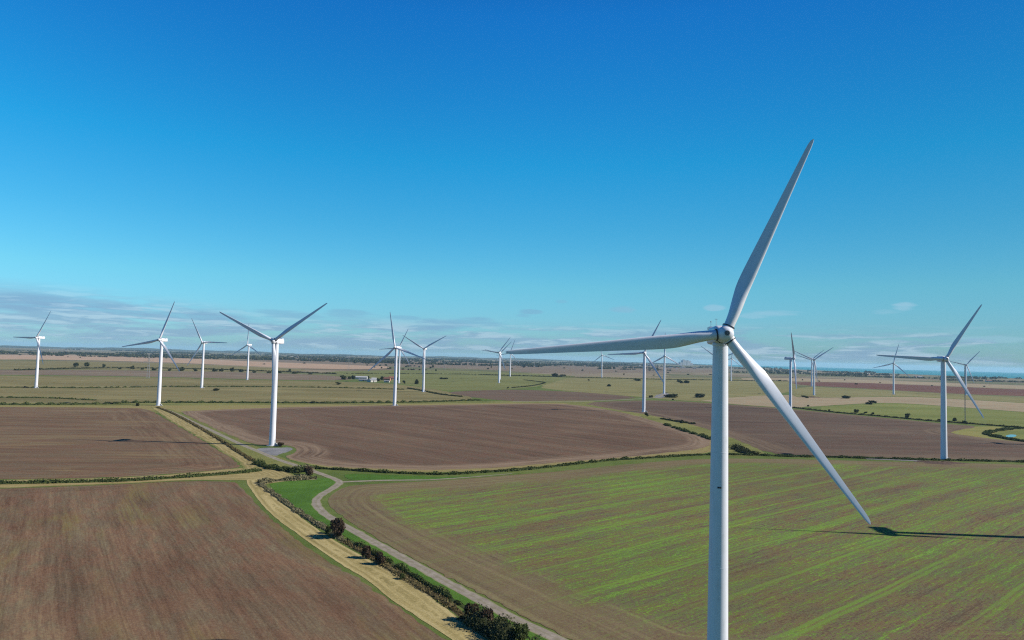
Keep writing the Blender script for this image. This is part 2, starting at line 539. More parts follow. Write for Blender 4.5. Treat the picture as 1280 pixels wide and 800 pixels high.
def ground_mat():
    m, g, b = new_mat('plain_grass', 0.95, 0.05)
    tc = g.node('ShaderNodeTexCoord').outputs['Object']
    x, y, _ = g.sep(tc)
    d = g.math('SQRT', g.math('ADD', g.math('MULTIPLY', x, x), g.math('MULTIPLY', y, y)))
    n1 = g.noise(tc, 0.02, 5, 0.62, 0.5); n2 = g.noise(tc, 0.16, 4, 0.65); n3 = g.noise(tc, 1.3, 4, 0.7)
    val = g.math('ADD', g.math('MULTIPLY', n1, 0.5), g.math('ADD', g.math('MULTIPLY', n2, 0.28), g.math('MULTIPLY', n3, 0.22)))
    near = g.ramp(val, dim([(0.36, (0.075, 0.115, 0.026)), (0.5, (0.118, 0.160, 0.040)), (0.64, (0.170, 0.195, 0.060))]))
    # far farmland: irregular parcels of pasture, stubble and plough
    v = g.node('ShaderNodeTexVoronoi'); g.put(v.inputs['Vector'], g.comb(g.math('MULTIPLY', x, 0.6), y, 0.0)); v.inputs['Scale'].default_value = 0.0024
    v.inputs['Randomness'].default_value = 0.8
    sx = g.node('ShaderNodeSeparateColor'); g.l.new(v.outputs['Color'], sx.inputs[0])
    par = g.ramp(sx.outputs[0], [(0.0, (0.125, 0.140, 0.055)), (0.2, (0.175, 0.165, 0.080)), (0.38, (0.255, 0.200, 0.130)), (0.52, (0.170, 0.120, 0.085)), (0.64, (0.300, 0.240, 0.165)), (0.78, (0.135, 0.125, 0.085)), (0.9, (0.20, 0.16, 0.115))], 'CONSTANT')
    par = g.mix(0.35, par, g.ramp(g.noise(tc, 0.006, 5, 0.6), [(0.35, (0.10, 0.10, 0.05)), (0.65, (0.28, 0.23, 0.15))]))
    par = g.mix(1.0, par, (ALB, ALB, ALB), 'MULTIPLY')
    col = g.mix(g.smooth(d, 1500.0, 2400.0), near, par)
    g.put(b.inputs['Base Color'], col)
    bn = g.node('ShaderNodeBump'); bn.inputs['Strength'].default_value = 0.4; bn.inputs['Distance'].default_value = 0.4
    g.put(bn.inputs['Height'], g.math('ADD', n2, n3)); g.put(b.inputs['Normal'], bn.outputs[0])
    return m


def sea_mat():
    m, g, b = new_mat('sea_water', 0.5, 0.18)
    tc = g.node('ShaderNodeTexCoord').outputs['Object']
    n = g.noise(tc, 0.0012, 4, 0.6)
    g.put(b.inputs['Base Color'], g.ramp(n, [(0.35, (0.008, 0.135, 0.165)), (0.65, (0.014, 0.185, 0.205))]))
    bn = g.node('ShaderNodeBump'); bn.inputs['Strength'].default_value = 0.6; bn.inputs['Distance'].default_value = 2.0
    g.put(bn.inputs['Height'], g.noise(tc, 0.05, 4, 0.6)); g.put(b.inputs['Normal'], bn.outputs[0])
    return m


# shoreline: distance to the coast as a function of bearing (degrees right of north)
SHORE_PIX = [(880, 456.2), (930, 459.0), (1000, 462.0), (1080, 465.5), (1130, 467.4), (1200, 470.2), (1280, 473.6)]
_sh = []
for p in SHORE_PIX:
    q = at(*p); _sh.append((math.degrees(math.atan2(q[0], q[1])), math.hypot(*q)))
RMAX = 31000.0


def shore(azd):
    if azd < _sh[0][0] - 1.0 or azd > 110: return RMAX
    r = float(np.interp(azd, [a for a, _ in _sh], [r for _, r in _sh]))
    if azd > _sh[-1][0]:
        r = max(2600.0, _sh[-1][1] - (azd - _sh[-1][0]) * 45)
    return min(r * (1 + 0.012 * math.sin(azd * 5.1) + 0.008 * math.sin(azd * 13.3)), RMAX)


def polar(name, r_in, r_out, mat, azs, nr, zoff=0.0):
    V = []; Fc = []
    for a in azs:
        r0, r1 = r_in(a), r_out(a)
        for j in range(nr + 1):
            t = j / nr
            r = r0 * (r1 / r0) ** t if r1 > r0 else r0
            V.append((r * math.sin(math.radians(a)), r * math.cos(math.radians(a)), gz(r) + zoff))
    k = nr + 1
    for i in range(len(azs) - 1):
        for j in range(nr):
            if r_out(azs[i]) - r_in(azs[i]) < 1 and r_out(azs[i + 1]) - r_in(azs[i + 1]) < 1: continue
            Fc.append((i * k + j, (i + 1) * k + j, (i + 1) * k + j + 1, i * k + j + 1))
    me = mesh_of(name, V, Fc)
    for p in me.polygons:
        if p.normal.z < 0: p.flip()
    return link(name, me, mat)


azs = list(np.arange(-180, -60, 6.0)) + list(np.arange(-60, 60, 0.5)) + list(np.arange(60, 181, 6.0))
M_GROUND = ground_mat()
tag(polar('ground', lambda a: 4.0, shore, M_GROUND, azs, 70), kind='structure')
tag(polar('sea', lambda a: shore(a) - 3, lambda a: RMAX, sea_mat(), [a for a in azs if 5 < a < 113], 30, -0.3), kind='structure')


# ------------------------------------------------------------------ fields, verges and tracks
# far strips first
sheet('stubble_field', [(-200, 445), (0, 443.2), (130, 444.5), (250, 448.5), (330, 452.5), (480, 457), (492, 461), (400, 461.5), (300, 457), (200, 452.5), (100, 450), (0, 449), (-200, 451)], M_PINK, cells=30)
sheet('rough_pasture', [(300, 448.5), (400, 447.8), (560, 450.5), (720, 455), (880, 460), (930, 466), (800, 465.5), (700, 468), (600, 461.5), (490, 458.3), (340, 452.5)], M_MAUVE, cells=30)
sheet('olive_pasture', [(-200, 452), (0, 450), (200, 453.5), (300, 458), (400, 462.5), (330, 465.5), (100, 461), (-200, 462)], M_OLIVE, cells=30)
sheet('ploughed_field', [(-220, 463), (100, 461.8), (330, 466), (430, 470), (445, 476), (330, 474.5), (200, 471), (0, 468), (-220, 469)], M_MAUVE, cells=30)
sheet('olive_pasture', [(-300, 471), (0, 469), (200, 472), (330, 475.5), (445, 477), (505, 481), (560, 489), (600, 499), (560, 503.5), (400, 504.5), (200, 505), (0, 505.5), (-300, 507)], M_OLIVE, cells=40)
sheet('green_pasture', [(400, 464.5), (490, 462.5), (560, 462.5), (720, 469), (716, 474), (690, 478), (664, 485), (600, 488), (545, 488), (508, 480), (450, 474), (430, 468)], M_GREENP, cells=34)
sheet('yellow_pasture', [(694, 477), (722, 470), (800, 472.5), (900, 473), (985, 476), (1000, 482), (985, 492), (900, 503), (840, 500), (800, 496), (700, 488), (670, 484)], M_YELP, cells=34)
sheet('ploughed_field', [(556, 490), (600, 488), (640, 486.8), (690, 488.5), (740, 491), (800, 496.5), (780, 499), (730, 501), (680, 501.5), (640, 501.5), (600, 498), (575, 494)], M_BG, cells=30)
sheet('pale_pasture', [(925, 472), (1060, 473.5), (1280, 482.5), (1400, 487), (1400, 491), (1280, 486.5), (1130, 480), (1000, 476.5), (930, 475.5)], M_TAN, cells=26)
sheet('ploughed_field', [(985, 477.5), (1060, 478), (1130, 480.5), (1280, 487.2), (1400, 492), (1400, 502), (1280, 495), (1200, 492.5), (1130, 488.5), (1060, 484.5), (1000, 481.5)], M_RED, cells=30)
sheet('olive_pasture', [(1000, 483), (1060, 485.5), (1130, 489.5), (1210, 493.5), (1400, 503), (1400, 511), (1280, 503.5), (1200, 498.5), (1130, 495), (1000, 497), (985, 492)], M_YELP, cells=30)
sheet('stubble_field', [(870, 500), (985, 492.5), (1000, 497.5), (1130, 495.5), (1200, 499), (1280, 504), (1400, 512), (1400, 524), (1280, 515), (1200, 509), (1130, 504), (1095, 503.5), (1000, 509), (985, 510), (900, 504)], M_TAN, cells=34)
sheet('green_pasture', [(1000, 510.5), (1095, 504), (1130, 504.5), (1200, 509.5), (1280, 515.5), (1420, 527), (1420, 546), (1280, 535), (1180, 528.5), (1100, 519.5)], M_BRIGHT, cells=34)
STEP[0] = 0.0012
# verge sheets under the fields of the middle ground
sheet('grass_verge', [(-320, 504.5), (0, 504), (300, 504), (560, 501.5), (640, 501.5), (735, 500.5), (760, 505), (800, 512.5), (860, 523.5), (905, 541), (960, 566), (958, 571), (884, 570), (876, 546), (800, 524), (720, 510), (400, 512), (230, 517), (-320, 516)], M_VERGE, cells=46)
M_YV = field_mat('yellow_verge', [(0.36, (0.17, 0.165, 0.05)), (0.5, (0.25, 0.24, 0.075)), (0.64, (0.32, 0.29, 0.11))], a_E - 0.4, row=2.5, length=60, headland=4, tram=0, seed=61)
sheet('straw_margin', [(-320, 505.7), (-320, 513), (0, 511.5), (200, 513), (240, 516), (400, 509.5), (600, 507), (700, 505.5), (720, 503.5), (640, 503.5), (400, 506), (200, 507), (0, 507)], M_MARGIN)
sheet('straw_margin', [(350, 571.5), (400, 584), (440, 587), (520, 591), (600, 589.5), (690, 582), (760, 575.5), (850, 568.5), (888, 566.5), (895, 556), (880, 545), (800, 560), (600, 578), (400, 572)], M_MARGIN)
sheet('yellow_field', [(1170, 541), (1190, 537), (1228, 532), (1280, 536), (1420, 545), (1420, 567), (1280, 554), (1230, 549), (1190, 546)], M_YV, cells=26)
sheet('pond_bank', [(1238, 543.5), (1252, 539), (1280, 536.5), (1340, 538), (1340, 556), (1280, 551.5), (1258, 548.5)], M_BRIGHT, cells=20)
# big fields
fB = sheet('brown_field', [(-320, 513), (0, 508.6), (80, 509), (150, 510), (183, 510.4), (205, 522.5), (240, 543), (270, 561), (301, 581), (298, 585.3), (240, 590.5), (150, 596.8), (0, 599.5), (-320, 606)], M_B, cells=60)
fC = sheet('brown_field', [(234, 514), (300, 511), (400, 508), (500, 507), (600, 505.5), (695, 504), (740, 508.5), (790, 518), (830, 530), (870, 541.5), (889, 549.5), (886, 560), (800, 570), (740, 575), (690, 579), (640, 583.5), (600, 586), (520, 588), (430, 584), (392, 580.5), (372, 576.5), (354, 570.8), (366, 567.8), (372, 562.5), (366, 557.8), (346, 555.2), (326, 557), (303, 551), (272, 538), (248, 526), (224, 514.5)], M_C, cells=60)
fE = sheet('brown_field', [(724, 503.4), (800, 500.3), (840, 501), (900, 504.7), (985, 510.8), (1040, 516.3), (1100, 521.8), (1160, 527.5), (1185, 530.2), (1226, 533), (1195, 538), (1186, 541.5), (1230, 547.5), (1280, 552.8), (1420, 565), (1420, 581), (1280, 576), (1165, 573.2), (1080, 571), (1000, 569), (958, 566.5), (925, 551), (890, 538), (850, 526.5), (800, 516.5), (760, 510.5)], M_E, cells=60)
fD = sheet('crop_field', [(416, 617), (409, 625), (413, 635), (441, 655), (500, 689), (560, 721), (640, 763), (720, 804), (840, 865), (1700, 865), (1500, 588), (1280, 580.5), (1150, 578), (1080, 576.5), (1000, 574), (890, 573), (800, 578.5), (720, 587.5), (640, 594), (560, 600.5), (500, 603.5), (450, 606), (430, 609)], M_D, cells=80)
sheet('straw_verge', [(-320, 606.5), (0, 600), (150, 597.3), (240, 591), (310, 584), (345, 584), (376, 597), (372, 599), (300, 601), (240, 600), (150, 605), (0, 610.5), (-320, 619)], M_HAY, cells=40)
fA = sheet('brown_field', [(-360, 620), (0, 611), (80, 608.5), (150, 605.5), (240, 601), (292, 602.3), (299, 606), (331, 642), (375, 679), (411.5, 702.5), (451, 725.5), (483, 748.5), (531, 782.5), (559, 802.5), (653, 868), (-420, 868)], M_A, cells=70)
sheet('straw_verge', [(186, 508), (198, 510), (230, 523), (270, 544), (305, 565), (325, 579), (322, 586), (303, 588), (303, 581), (270, 560), (240, 542), (205, 521)], M_HAY, cells=40)
sheet('straw_verge', [(306, 602), (312, 598.5), (372, 596), (380, 599.5), (345, 603), (324, 606), (350, 627.5), (371, 643), (402, 665.5), (430, 683), (463, 700.5), (496, 718.5), (550, 754), (587, 786), (660, 832), (664, 868), (567, 801), (543, 785), (488, 750), (463, 727), (422, 703), (382, 675), (335, 641.5)], M_HAY2, cells=64, jitter=0.16, rounded=2)
sheet('lush_grass', [(334, 606.5), (344, 603), (395, 598), (420, 597), (426, 603), (408, 614), (398, 622), (396, 632), (408, 645), (440, 662.5), (480, 684.5), (530, 712), (640, 772), (700, 801), (790, 850), (720, 850), (610, 775), (556, 742), (492, 704), (440, 676), (412, 658), (388, 646), (356, 626)], M_LAWN, cells=60)
sheet('lush_grass', [(430, 592), (480, 593.5), (560, 597), (640, 592.5), (660, 590.5), (640, 593), (560, 599), (480, 600), (446, 601), (432, 598)], M_LAWN, cells=30)
sheet('grass_verge', [(206, 510), (222, 514), (246, 525), (272, 537), (303, 550), (330, 562), (352, 572), (376, 581), (400, 590), (385, 590), (350, 586), (324, 579.5), (310, 572), (290, 560), (270, 547), (240, 530), (214, 517)], M_VERGE, cells=40)
ribbon('track', [(203, 510.5), (222, 518), (240, 527), (262, 537), (285, 548), (305, 557), (325, 565), (345, 573.5), (372, 582.5), (400, 592), (420, 599.5), (424, 604), (415, 611), (402, 618.5), (395.5, 626), (397.5, 634), (410, 645), (440, 662.5), (480, 684.5), (530, 712), (580, 740), (640, 772), (700, 801), (760, 832)], 3.9, M_TRACK)
ribbon('track', [(421, 603), (445, 601.8), (480, 600.6), (530, 600), (560, 598.5), (600, 595.5), (640, 592)], 3.6, M_TRACK, taper=0.7)
ribbon('track', [(640, 502), (665, 501.8), (690, 502.3), (720, 502), (760, 500.5), (800, 498.5), (822, 496.5), (829, 493)], 7.0, M_TRACK, taper=0.2)
ribbon('track', [(1082, 573.6), (1110, 574.6), (1140, 575.8), (1168, 577)], 4.5, M_GRAVEL)
sheet('gravel_pad', [(318, 561.5), (332, 559.6), (348, 560), (362, 559.2), (367, 561.5), (360, 565), (350, 567.5), (345, 570.5), (332, 567)], M_GRAVEL, rounded=1, jitter=0.7)
sheet('gravel_pad', [(815, 497), (826, 491.5), (836, 491.5), (838, 494.5), (826, 498)], M_GRAVEL, rounded=1)
# pond
m, g, b = new_mat('pond_water', 0.08, 0.5)
g.put(b.inputs['Base Color'], (0.07, 0.20, 0.24))
sheet('pond', [(1257, 544.5), (1263, 543), (1271, 543.6), (1270, 545.8), (1263, 546.8), (1258, 546.2)], m, rounded=2, jitter=0.1)


# ------------------------------------------------------------------ vegetation
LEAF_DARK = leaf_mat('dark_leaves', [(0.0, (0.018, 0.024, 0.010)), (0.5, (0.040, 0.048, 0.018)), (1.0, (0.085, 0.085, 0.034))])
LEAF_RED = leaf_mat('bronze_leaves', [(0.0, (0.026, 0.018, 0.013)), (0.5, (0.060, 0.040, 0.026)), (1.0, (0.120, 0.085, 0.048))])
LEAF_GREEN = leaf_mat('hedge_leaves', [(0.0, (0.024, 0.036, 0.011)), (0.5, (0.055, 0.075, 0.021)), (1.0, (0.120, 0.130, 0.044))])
REED = leaf_mat('reed_stems', [(0.0, (0.070, 0.068, 0.034)), (0.5, (0.170, 0.155, 0.085)), (1.0, (0.27, 0.24, 0.155))])
REED_BROWN = leaf_mat('brown_reed_stems', [(0.0, (0.060, 0.048, 0.022)), (0.5, (0.130, 0.102, 0.044)), (1.0, (0.22, 0.185, 0.08))])
BARK = plain('bark', (0.09, 0.065, 0.045), 0.95, 0.3, 3.0, 0.1)


def quads(centres, size, upright=0.0, aspect=1.0, rg=nrg):
    """one small leaf-like face at every centre, turned at random"""
    n = len(centres)
    a = rg.normal(size=(n, 3)); a[:, 2] += upright * 3
    a /= np.linalg.norm(a, axis=1)[:, None]
    h = rg.normal(size=(n, 3))
    b_ = np.cross(a, h); b_ /= np.linalg.norm(b_, axis=1)[:, None]
    s = (size * rg.uniform(0.55, 1.3, n))[:, None]
    A = a * s * aspect; B = b_ * s / max(1, aspect ** 0.5)
    V = np.stack([centres - A * 0.5 - B * 0.35, centres - A * 0.1 + B * 0.5, centres + A * 0.6 + B * 0.12, centres + A * 0.1 - B * 0.5], 1).reshape(-1, 3)
    Fc = np.arange(n * 4).reshape(-1, 4)
    return V, Fc


def leaf_mesh(name, V, Fc, tone, mat, extra=None):
    V = V.tolist(); Fc = Fc.tolist(); tone = list(tone)
    if extra is not None:
        ev, ef, et = extra
        n = len(V); V += [list(v) for v in ev]; Fc += [[i + n for i in f] for f in ef]; tone += et
    me = mesh_of(name, V, Fc)
    a = me.attributes.new('tone', 'FLOAT', 'FACE'); a.data.foreach_set('value', np.array(tone, np.float32))
    me.materials.append(mat)
    return me


def crown(name, rx, rz, n, leaf, mat, lobes=9, seed=0, low=0.0, ry=None):
    """uneven crown of leaf faces spread through several lobes, with a ragged dark inner mass"""
    rg = np.random.default_rng(seed)
    ry = ry or rx
    C_ = []; T = []
    L = []
    for k in range(lobes):
        a = rg.uniform(0, 2 * PI); q = rg.uniform(0.2, 0.74)
        L.append((np.array([q * rx * math.cos(a), q * ry * math.sin(a), rz * rg.uniform(0.3, 1.25) - low]), rg.uniform(0.28, 0.58), rg.uniform(-0.2, 0.2)))
    for i in range(n):
        c, s, tt = L[i % lobes]
        d = rg.normal(size=3); d /= np.linalg.norm(d)
        r = s * rg.uniform(0.55, 1.0) ** 0.6 * (1 + 0.25 * (rg.random() < 0.12))
        p = c + d * r * np.array([rx, ry, rz * 0.95])
        if p[2] < 0.02 * rz: p[2] = rg.uniform(0.0, 0.25) * rz
        C_.append(p); T.append(np.clip(0.45 + tt + rg.normal(0, 0.2), 0, 1))
    V, Fc = quads(np.array(C_), leaf, rg=rg)
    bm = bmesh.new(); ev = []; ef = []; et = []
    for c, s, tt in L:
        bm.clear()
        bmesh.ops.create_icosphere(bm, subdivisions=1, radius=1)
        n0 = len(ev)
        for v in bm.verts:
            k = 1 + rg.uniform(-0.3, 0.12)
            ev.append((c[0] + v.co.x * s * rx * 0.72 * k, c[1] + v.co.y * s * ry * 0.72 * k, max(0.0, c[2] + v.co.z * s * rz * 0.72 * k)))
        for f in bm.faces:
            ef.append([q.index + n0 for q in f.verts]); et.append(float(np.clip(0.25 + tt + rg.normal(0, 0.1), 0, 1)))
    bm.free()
    return leaf_mesh(name, V, Fc, T, mat, (ev, ef, et))


def hedge(name, pix, width, height, mat, label, cat='hedge', group=None, dens=10.0, leaf=0.5, upright=0.0, aspect=1.0, gaps=0.0, world=None, vary=0.35, seed=3, parent=None):
    rg = np.random.default_rng(seed)
    pts = resample(world if world is not None else ats(pix), max(1.0, leaf * 2))
    seg = np.linalg.norm(np.diff(pts, axis=0), axis=1); Ltot = seg.sum(); cum = np.concatenate([[0], np.cumsum(seg)])
    n = int(dens * Ltot)
    s = rg.uniform(0, Ltot, n)
    ph = rg.uniform(0, 6.28, 5); fr = rg.uniform(0.03, 0.75, 5)
    def hv(s): return 1 + vary * sum(np.sin(s * f_ + p_) for f_, p_ in zip(fr, ph)) / 2.4
    px = np.interp(s, cum, pts[:, 0]); py = np.interp(s, cum, pts[:, 1])
    tx = np.gradient(pts, axis=0); tx /= np.linalg.norm(tx, axis=1)[:, None]
    nx = np.interp(s, cum, -tx[:, 1]); ny = np.interp(s, cum, tx[:, 0])
    a = rg.uniform(0, PI, n); rr = rg.uniform(0.6, 1.0, n)
    k = np.clip(hv(s), 0.2, 2)
    if gaps:
        keep = (k > gaps)
    else:
        keep = np.ones(n, bool)
    off = np.cos(a) * rr * width / 2 * np.clip(k, 0.6, 1.4)
    zz = np.sin(a) * rr * height * k
    C_ = np.stack([px + nx * off, py + ny * off, zz + 0.05], 1)[keep]
    T = np.clip(0.42 + 0.25 * (k - 1) + rg.normal(0, 0.2, n), 0, 1)[keep]
    d = np.hypot(C_[:, 0], C_[:, 1]); C_[:, 2] += np.array([gz(q) for q in d])
    V, Fc = quads(C_, leaf, upright, aspect, rg)
    # ragged inner ridge
    st = max(1, int(len(pts) / max(2, Ltot / max(1.5, leaf * 3))))
    idx = list(range(0, len(pts), st)); 
    if idx[-1] != len(pts) - 1: idx.append(len(pts) - 1)
    ev = []; ef = []; et = []
    for q, i in enumerate(idx):
        kk = float(np.clip(hv(cum[i]), 0.25, 2)) * rg.uniform(0.75, 1.0)
        if gaps and kk < gaps: kk = 0.12
        zg = gz(math.hypot(*pts[i]))
        for w_, h_ in ((-0.42, 0.0), (-0.3, 0.55), (0, 0.8), (0.3, 0.55), (0.42, 0.0)):
            o_ = w_ * width * rg.uniform(0.8, 1.1)
            ev.append((pts[i][0] - tx[i][1] * o_, pts[i][1] + tx[i][0] * o_, zg + h_ * height * kk * rg.uniform(0.8, 1.1)))
        if q:
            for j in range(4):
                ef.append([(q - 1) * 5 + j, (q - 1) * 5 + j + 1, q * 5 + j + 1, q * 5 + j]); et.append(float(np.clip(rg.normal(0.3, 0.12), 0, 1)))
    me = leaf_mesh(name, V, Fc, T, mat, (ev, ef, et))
    o = link(name, me, None, parent)
    tag(o, label, cat, group)
    return o


# near hedges and reed-filled ditches
hedge('hedge', [(-320, 613), (0, 605), (100, 603), (160, 601.3), (230, 597), (300, 591.5), (326, 588.5)], 3.8, 1.6, LEAF_GREEN, 'long dark green hedge between the two brown fields at the left', dens=26, leaf=0.55, seed=1)
hedge('reed_bed', [(197, 509.5), (215, 516.5), (240, 529.5), (270, 547), (290, 560), (310, 572.5), (322, 579.5)], 2.6, 0.8, REED_BROWN, 'narrow brown reed ditch running down beside the upper straw verge', 'reed bed', dens=24, leaf=0.6, upright=0.8, aspect=1.6, seed=2)
hedge('thicket', [(322, 580), (334, 584.5), (350, 587.5), (366, 589.5), (380, 591)], 6.0, 2.1, LEAF_GREEN, 'grey green thicket where the hedge, the ditch and the track come together', 'thicket', dens=70, leaf=0.6, seed=4, vary=0.5)
hedge('thicket', [(368, 590.5), (380, 587.5), (393, 586.8)], 5.0, 2.6, REED, 'scrubby thicket strip along the track just behind the lone dark red bush', 'thicket', dens=60, leaf=0.5, seed=14, vary=0.5)
hedge('reed_bed', [(323, 604.5), (345, 602), (372, 600), (396, 599)], 4.0, 1.9, REED, 'pale topped reed bed along the upper edge of the lush grass corner', 'reed bed', dens=50, leaf=0.55, upright=0.8, aspect=1.5, seed=5)
hedge('reed_bed', [(325, 605.5), (353, 625.5), (376, 642), (406, 661), (432, 678)], 3.0, 0.75, REED, 'grey brown reeds in the upper half of the ditch, left of the lush grass corner', 'reed bed', dens=34, leaf=0.36, upright=0.3, aspect=1.9, seed=6, vary=0.5)
hedge('reed_bed', [(428, 675.5), (469, 699.5), (503, 720.5), (557, 753.5), (594, 782), (632, 805), (690, 841)], 2.8, 0.5, REED_BROWN, 'low thin brown reeds in the lower half of the ditch between the bronze bushes', 'reed bed', dens=22, leaf=0.36, upright=0.3, aspect=1.9, seed=41, vary=0.5)
hedge('hedge', [(434, 675), (446, 681), (484, 701), (528, 727), (574, 755), (606, 776), (640, 800), (680, 826)], 2.0, 1.0, LEAF_GREEN, 'low dark green hedge between the reed ditch and the lush grass', dens=44, leaf=0.36, seed=7, vary=0.8, gaps=0.5)
hedge('hedge', [(388, 585.5), (436, 588), (475, 590.5), (520, 592.5), (560, 593.3), (600, 591), (650, 588), (700, 582.7), (760, 576), (800, 573.7), (850, 570.5), (884, 569), (920, 569), (960, 570), (1000, 571.3), (1080, 573), (1165, 575.4), (1280, 578), (1420, 583)], 3.0, 1.3, LEAF_GREEN, 'long dark hedge along the far side of the green striped crop field', dens=22, leaf=0.65, seed=8)
hedge('thicket', [(920, 560), (932, 566), (944, 569)], 9, 2.2, LEAF_DARK, 'dark low thicket at the corner right of the nearest tower', 'thicket', dens=60, leaf=0.7, seed=9)
hedge('thicket', [(578, 772), (596, 781), (618, 793), (642, 804), (670, 820)], 5.5, 2.6, LEAF_DARK, 'dark tangled thicket filling the ditch at the bottom between the bronze bushes', 'thicket', dens=110, leaf=0.34, seed=31, vary=0.9)
# mid distance ditches and hedges
hedge('reed_bed', [(-320, 507), (0, 506), (120, 505.5), (170, 503.5), (240, 503.5), (400, 504), (520, 503), (600, 500.5)], 9, 1.8, LEAF_GREEN, 'long dark reed line behind the two brown fields at the left', 'reed bed', dens=12, leaf=1.1, seed=10, vary=0.6)
hedge('ditch_hedge', [(-300, 486), (0, 484.5), (100, 485), (250, 483.5), (400, 484.5), (505, 487)], 6, 1.3, LEAF_GREEN, 'thin dark ditch line across the olive pasture at the left', 'ditch', dens=6, leaf=1.4, seed=11, gaps=0.35, vary=0.7)
hedge('ditch_hedge', [(510, 485.5), (530, 489), (550, 493), (577, 496)], 6, 1.6, LEAF_DARK, 'short dark ditch running right from the foot of the turbine near the farm', 'ditch', dens=9, leaf=1.3, seed=12)
hedge('ditch_hedge', [(-100, 496), (40, 497.5), (80, 498.5), (120, 500.5)], 6, 1.2, LEAF_GREEN, 'short dark ditch line at the far left of the olive pasture', 'ditch', dens=6, leaf=1.3, seed=13, gaps=0.35, vary=0.6)
hedge('ditch_hedge', [(985, 509), (1040, 515.3), (1100, 520.5), (1160, 526), (1206, 529.5), (1280, 535), (1420, 546)], 5, 1.5, LEAF_DARK, 'dark ditch hedge between the bright green pasture and the far brown field', 'ditch', dens=10, leaf=1.0, seed=15)
hedge('reed_bed', [(1285, 535.8), (1262, 536.8), (1246, 539), (1233, 542), (1242, 545.5), (1262, 549.5), (1285, 552.6), (1330, 556)], 7, 2.0, LEAF_GREEN, 'dark reed ring round the small blue pond at the right', 'reed bed', dens=26, leaf=0.9, seed=16)
hedge('ditch_hedge', [(826, 523.5), (845, 527), (868, 530.3)], 4, 1.4, LEAF_DARK, 'short dark ditch beside the yellow verge left of the nearest tower', 'ditch', dens=14, leaf=0.9, seed=17)
hedge('ditch_hedge', [(830, 530.5), (845, 535.5), (862, 541), (878, 545.5), (890, 550)], 4, 1.5, LEAF_GREEN, 'broken green ditch in the yellow verge running towards the nearest tower', 'ditch', dens=16, leaf=0.9, seed=18, gaps=0.6, vary=0.7)
hedge('ditch_hedge', [(600, 468.5), (660, 470.3), (760, 472.8), (830, 474.5), (985, 476.5)], 9, 1.8, LEAF_DARK, 'thin dark hedge line across the far pastures in the middle', 'ditch', dens=5, leaf=2.2, seed=19, gaps=0.5, vary=0.5)
hedge('ditch_hedge', [(430, 467), (520, 467.3), (600, 468.3), (700, 471)], 8, 1.5, LEAF_DARK, 'thin dark line beyond the farm at the near edge of the mauve pasture', 'ditch', dens=4, leaf=2.0, seed=20, gaps=0.7, vary=0.6)
hedge('ditch_hedge', [(640, 484.8), (664, 482.5), (680, 479), (676, 477.5), (655, 475)], 5, 1.2, LEAF_DARK, 'curved dark ditch on the green pasture left of the middle turbines', 'ditch', dens=7, leaf=1.4, seed=22)
hedge('ditch_hedge', [(20, 463), (120, 460.5), (230, 461), (340, 464.5), (420, 467.5)], 14, 2.5, LEAF_DARK, 'long dark hedge line behind the olive pasture at the left', 'hedge', dens=5, leaf=2.4, seed=23, gaps=0.3, vary=0.7)

# ---- individual bushes and trees
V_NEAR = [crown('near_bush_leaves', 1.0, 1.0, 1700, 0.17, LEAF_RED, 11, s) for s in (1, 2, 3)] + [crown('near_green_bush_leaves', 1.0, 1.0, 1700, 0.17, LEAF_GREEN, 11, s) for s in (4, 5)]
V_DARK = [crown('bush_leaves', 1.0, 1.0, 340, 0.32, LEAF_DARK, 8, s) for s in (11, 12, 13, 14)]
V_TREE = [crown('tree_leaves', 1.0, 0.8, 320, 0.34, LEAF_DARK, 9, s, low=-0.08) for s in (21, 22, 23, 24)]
stem_me = MB().lathe([(0.09, -0.05), (0.06, 0.5), (0.04, 0.9)], 8).mesh('stem_shape', True); stem_me.materials.append(BARK)
trunk_me = MB().lathe([(0.11, -0.05), (0.08, 0.4), (0.05, 0.9)], 8).mesh('trunk_shape', True); trunk_me.materials.append(BARK)


def bush(pix, wpx, hpx, mesh, label, group=None, name='bush', cat='bush', part=None):
    x, y = at(*pix)
    d = math.hypot(x, y); r = wpx / 2 * y / F; h = hpx * y / F
    o = link(name, mesh)
    o.location = (x, y, gz(d)); o.rotation_euler = (0, 0, rnd.uniform(0, 6.28))
    hh = h / 1.6
    o.scale = (r * 0.98, r * 0.98, hh)
    tag(o, label, cat, group)
    if part:
        s = link(part, stem_me if part == 'stem' else trunk_me, None, o)
    return o


near = [
    ((383, 594), 14, 13, 0, 'lone dark red bush beside the track at the end of the reeds'),
    ((421, 672), 21, 23, 1, 'largest bronze bush on the reed ditch, nearest the track bend'),
    ((411, 667), 9, 9, 3, 'small green bush touching the large bronze bush near the track bend'),
    ((458, 698), 13, 17, 2, 'upper one of two close bronze bushes halfway down the reed ditch'),
    ((472.5, 706), 14, 18, 0, 'lower one of two close bronze bushes halfway down the reed ditch'),
    ((503, 724), 8, 7, 4, 'small lone olive bush in the ditch below the two bronze bushes'),
    ((590, 776), 19, 21, 1, 'upper bronze bush of the dark clump at the bottom of the ditch'),
    ((608, 784), 22, 24, 2, 'round bronze bush in the middle of the dark clump at the bottom'),
    ((628, 793), 24, 21, 4, 'dark green bush below the round bronze bush at the bottom'),
    ((649, 803), 28, 20, 3, 'broad dark green bush at the very bottom of the ditch'),
]
for p, w_, h_, v, lab in near:
    bush(p, w_, h_, V_NEAR[v], lab, 'bushes along the reed ditch', part='stem')
bush((351, 558), 9, 5, V_NEAR[1], 'brown scrubby heap of bramble beside the tower on the gravel pad', None, 'bramble_heap', 'bush')

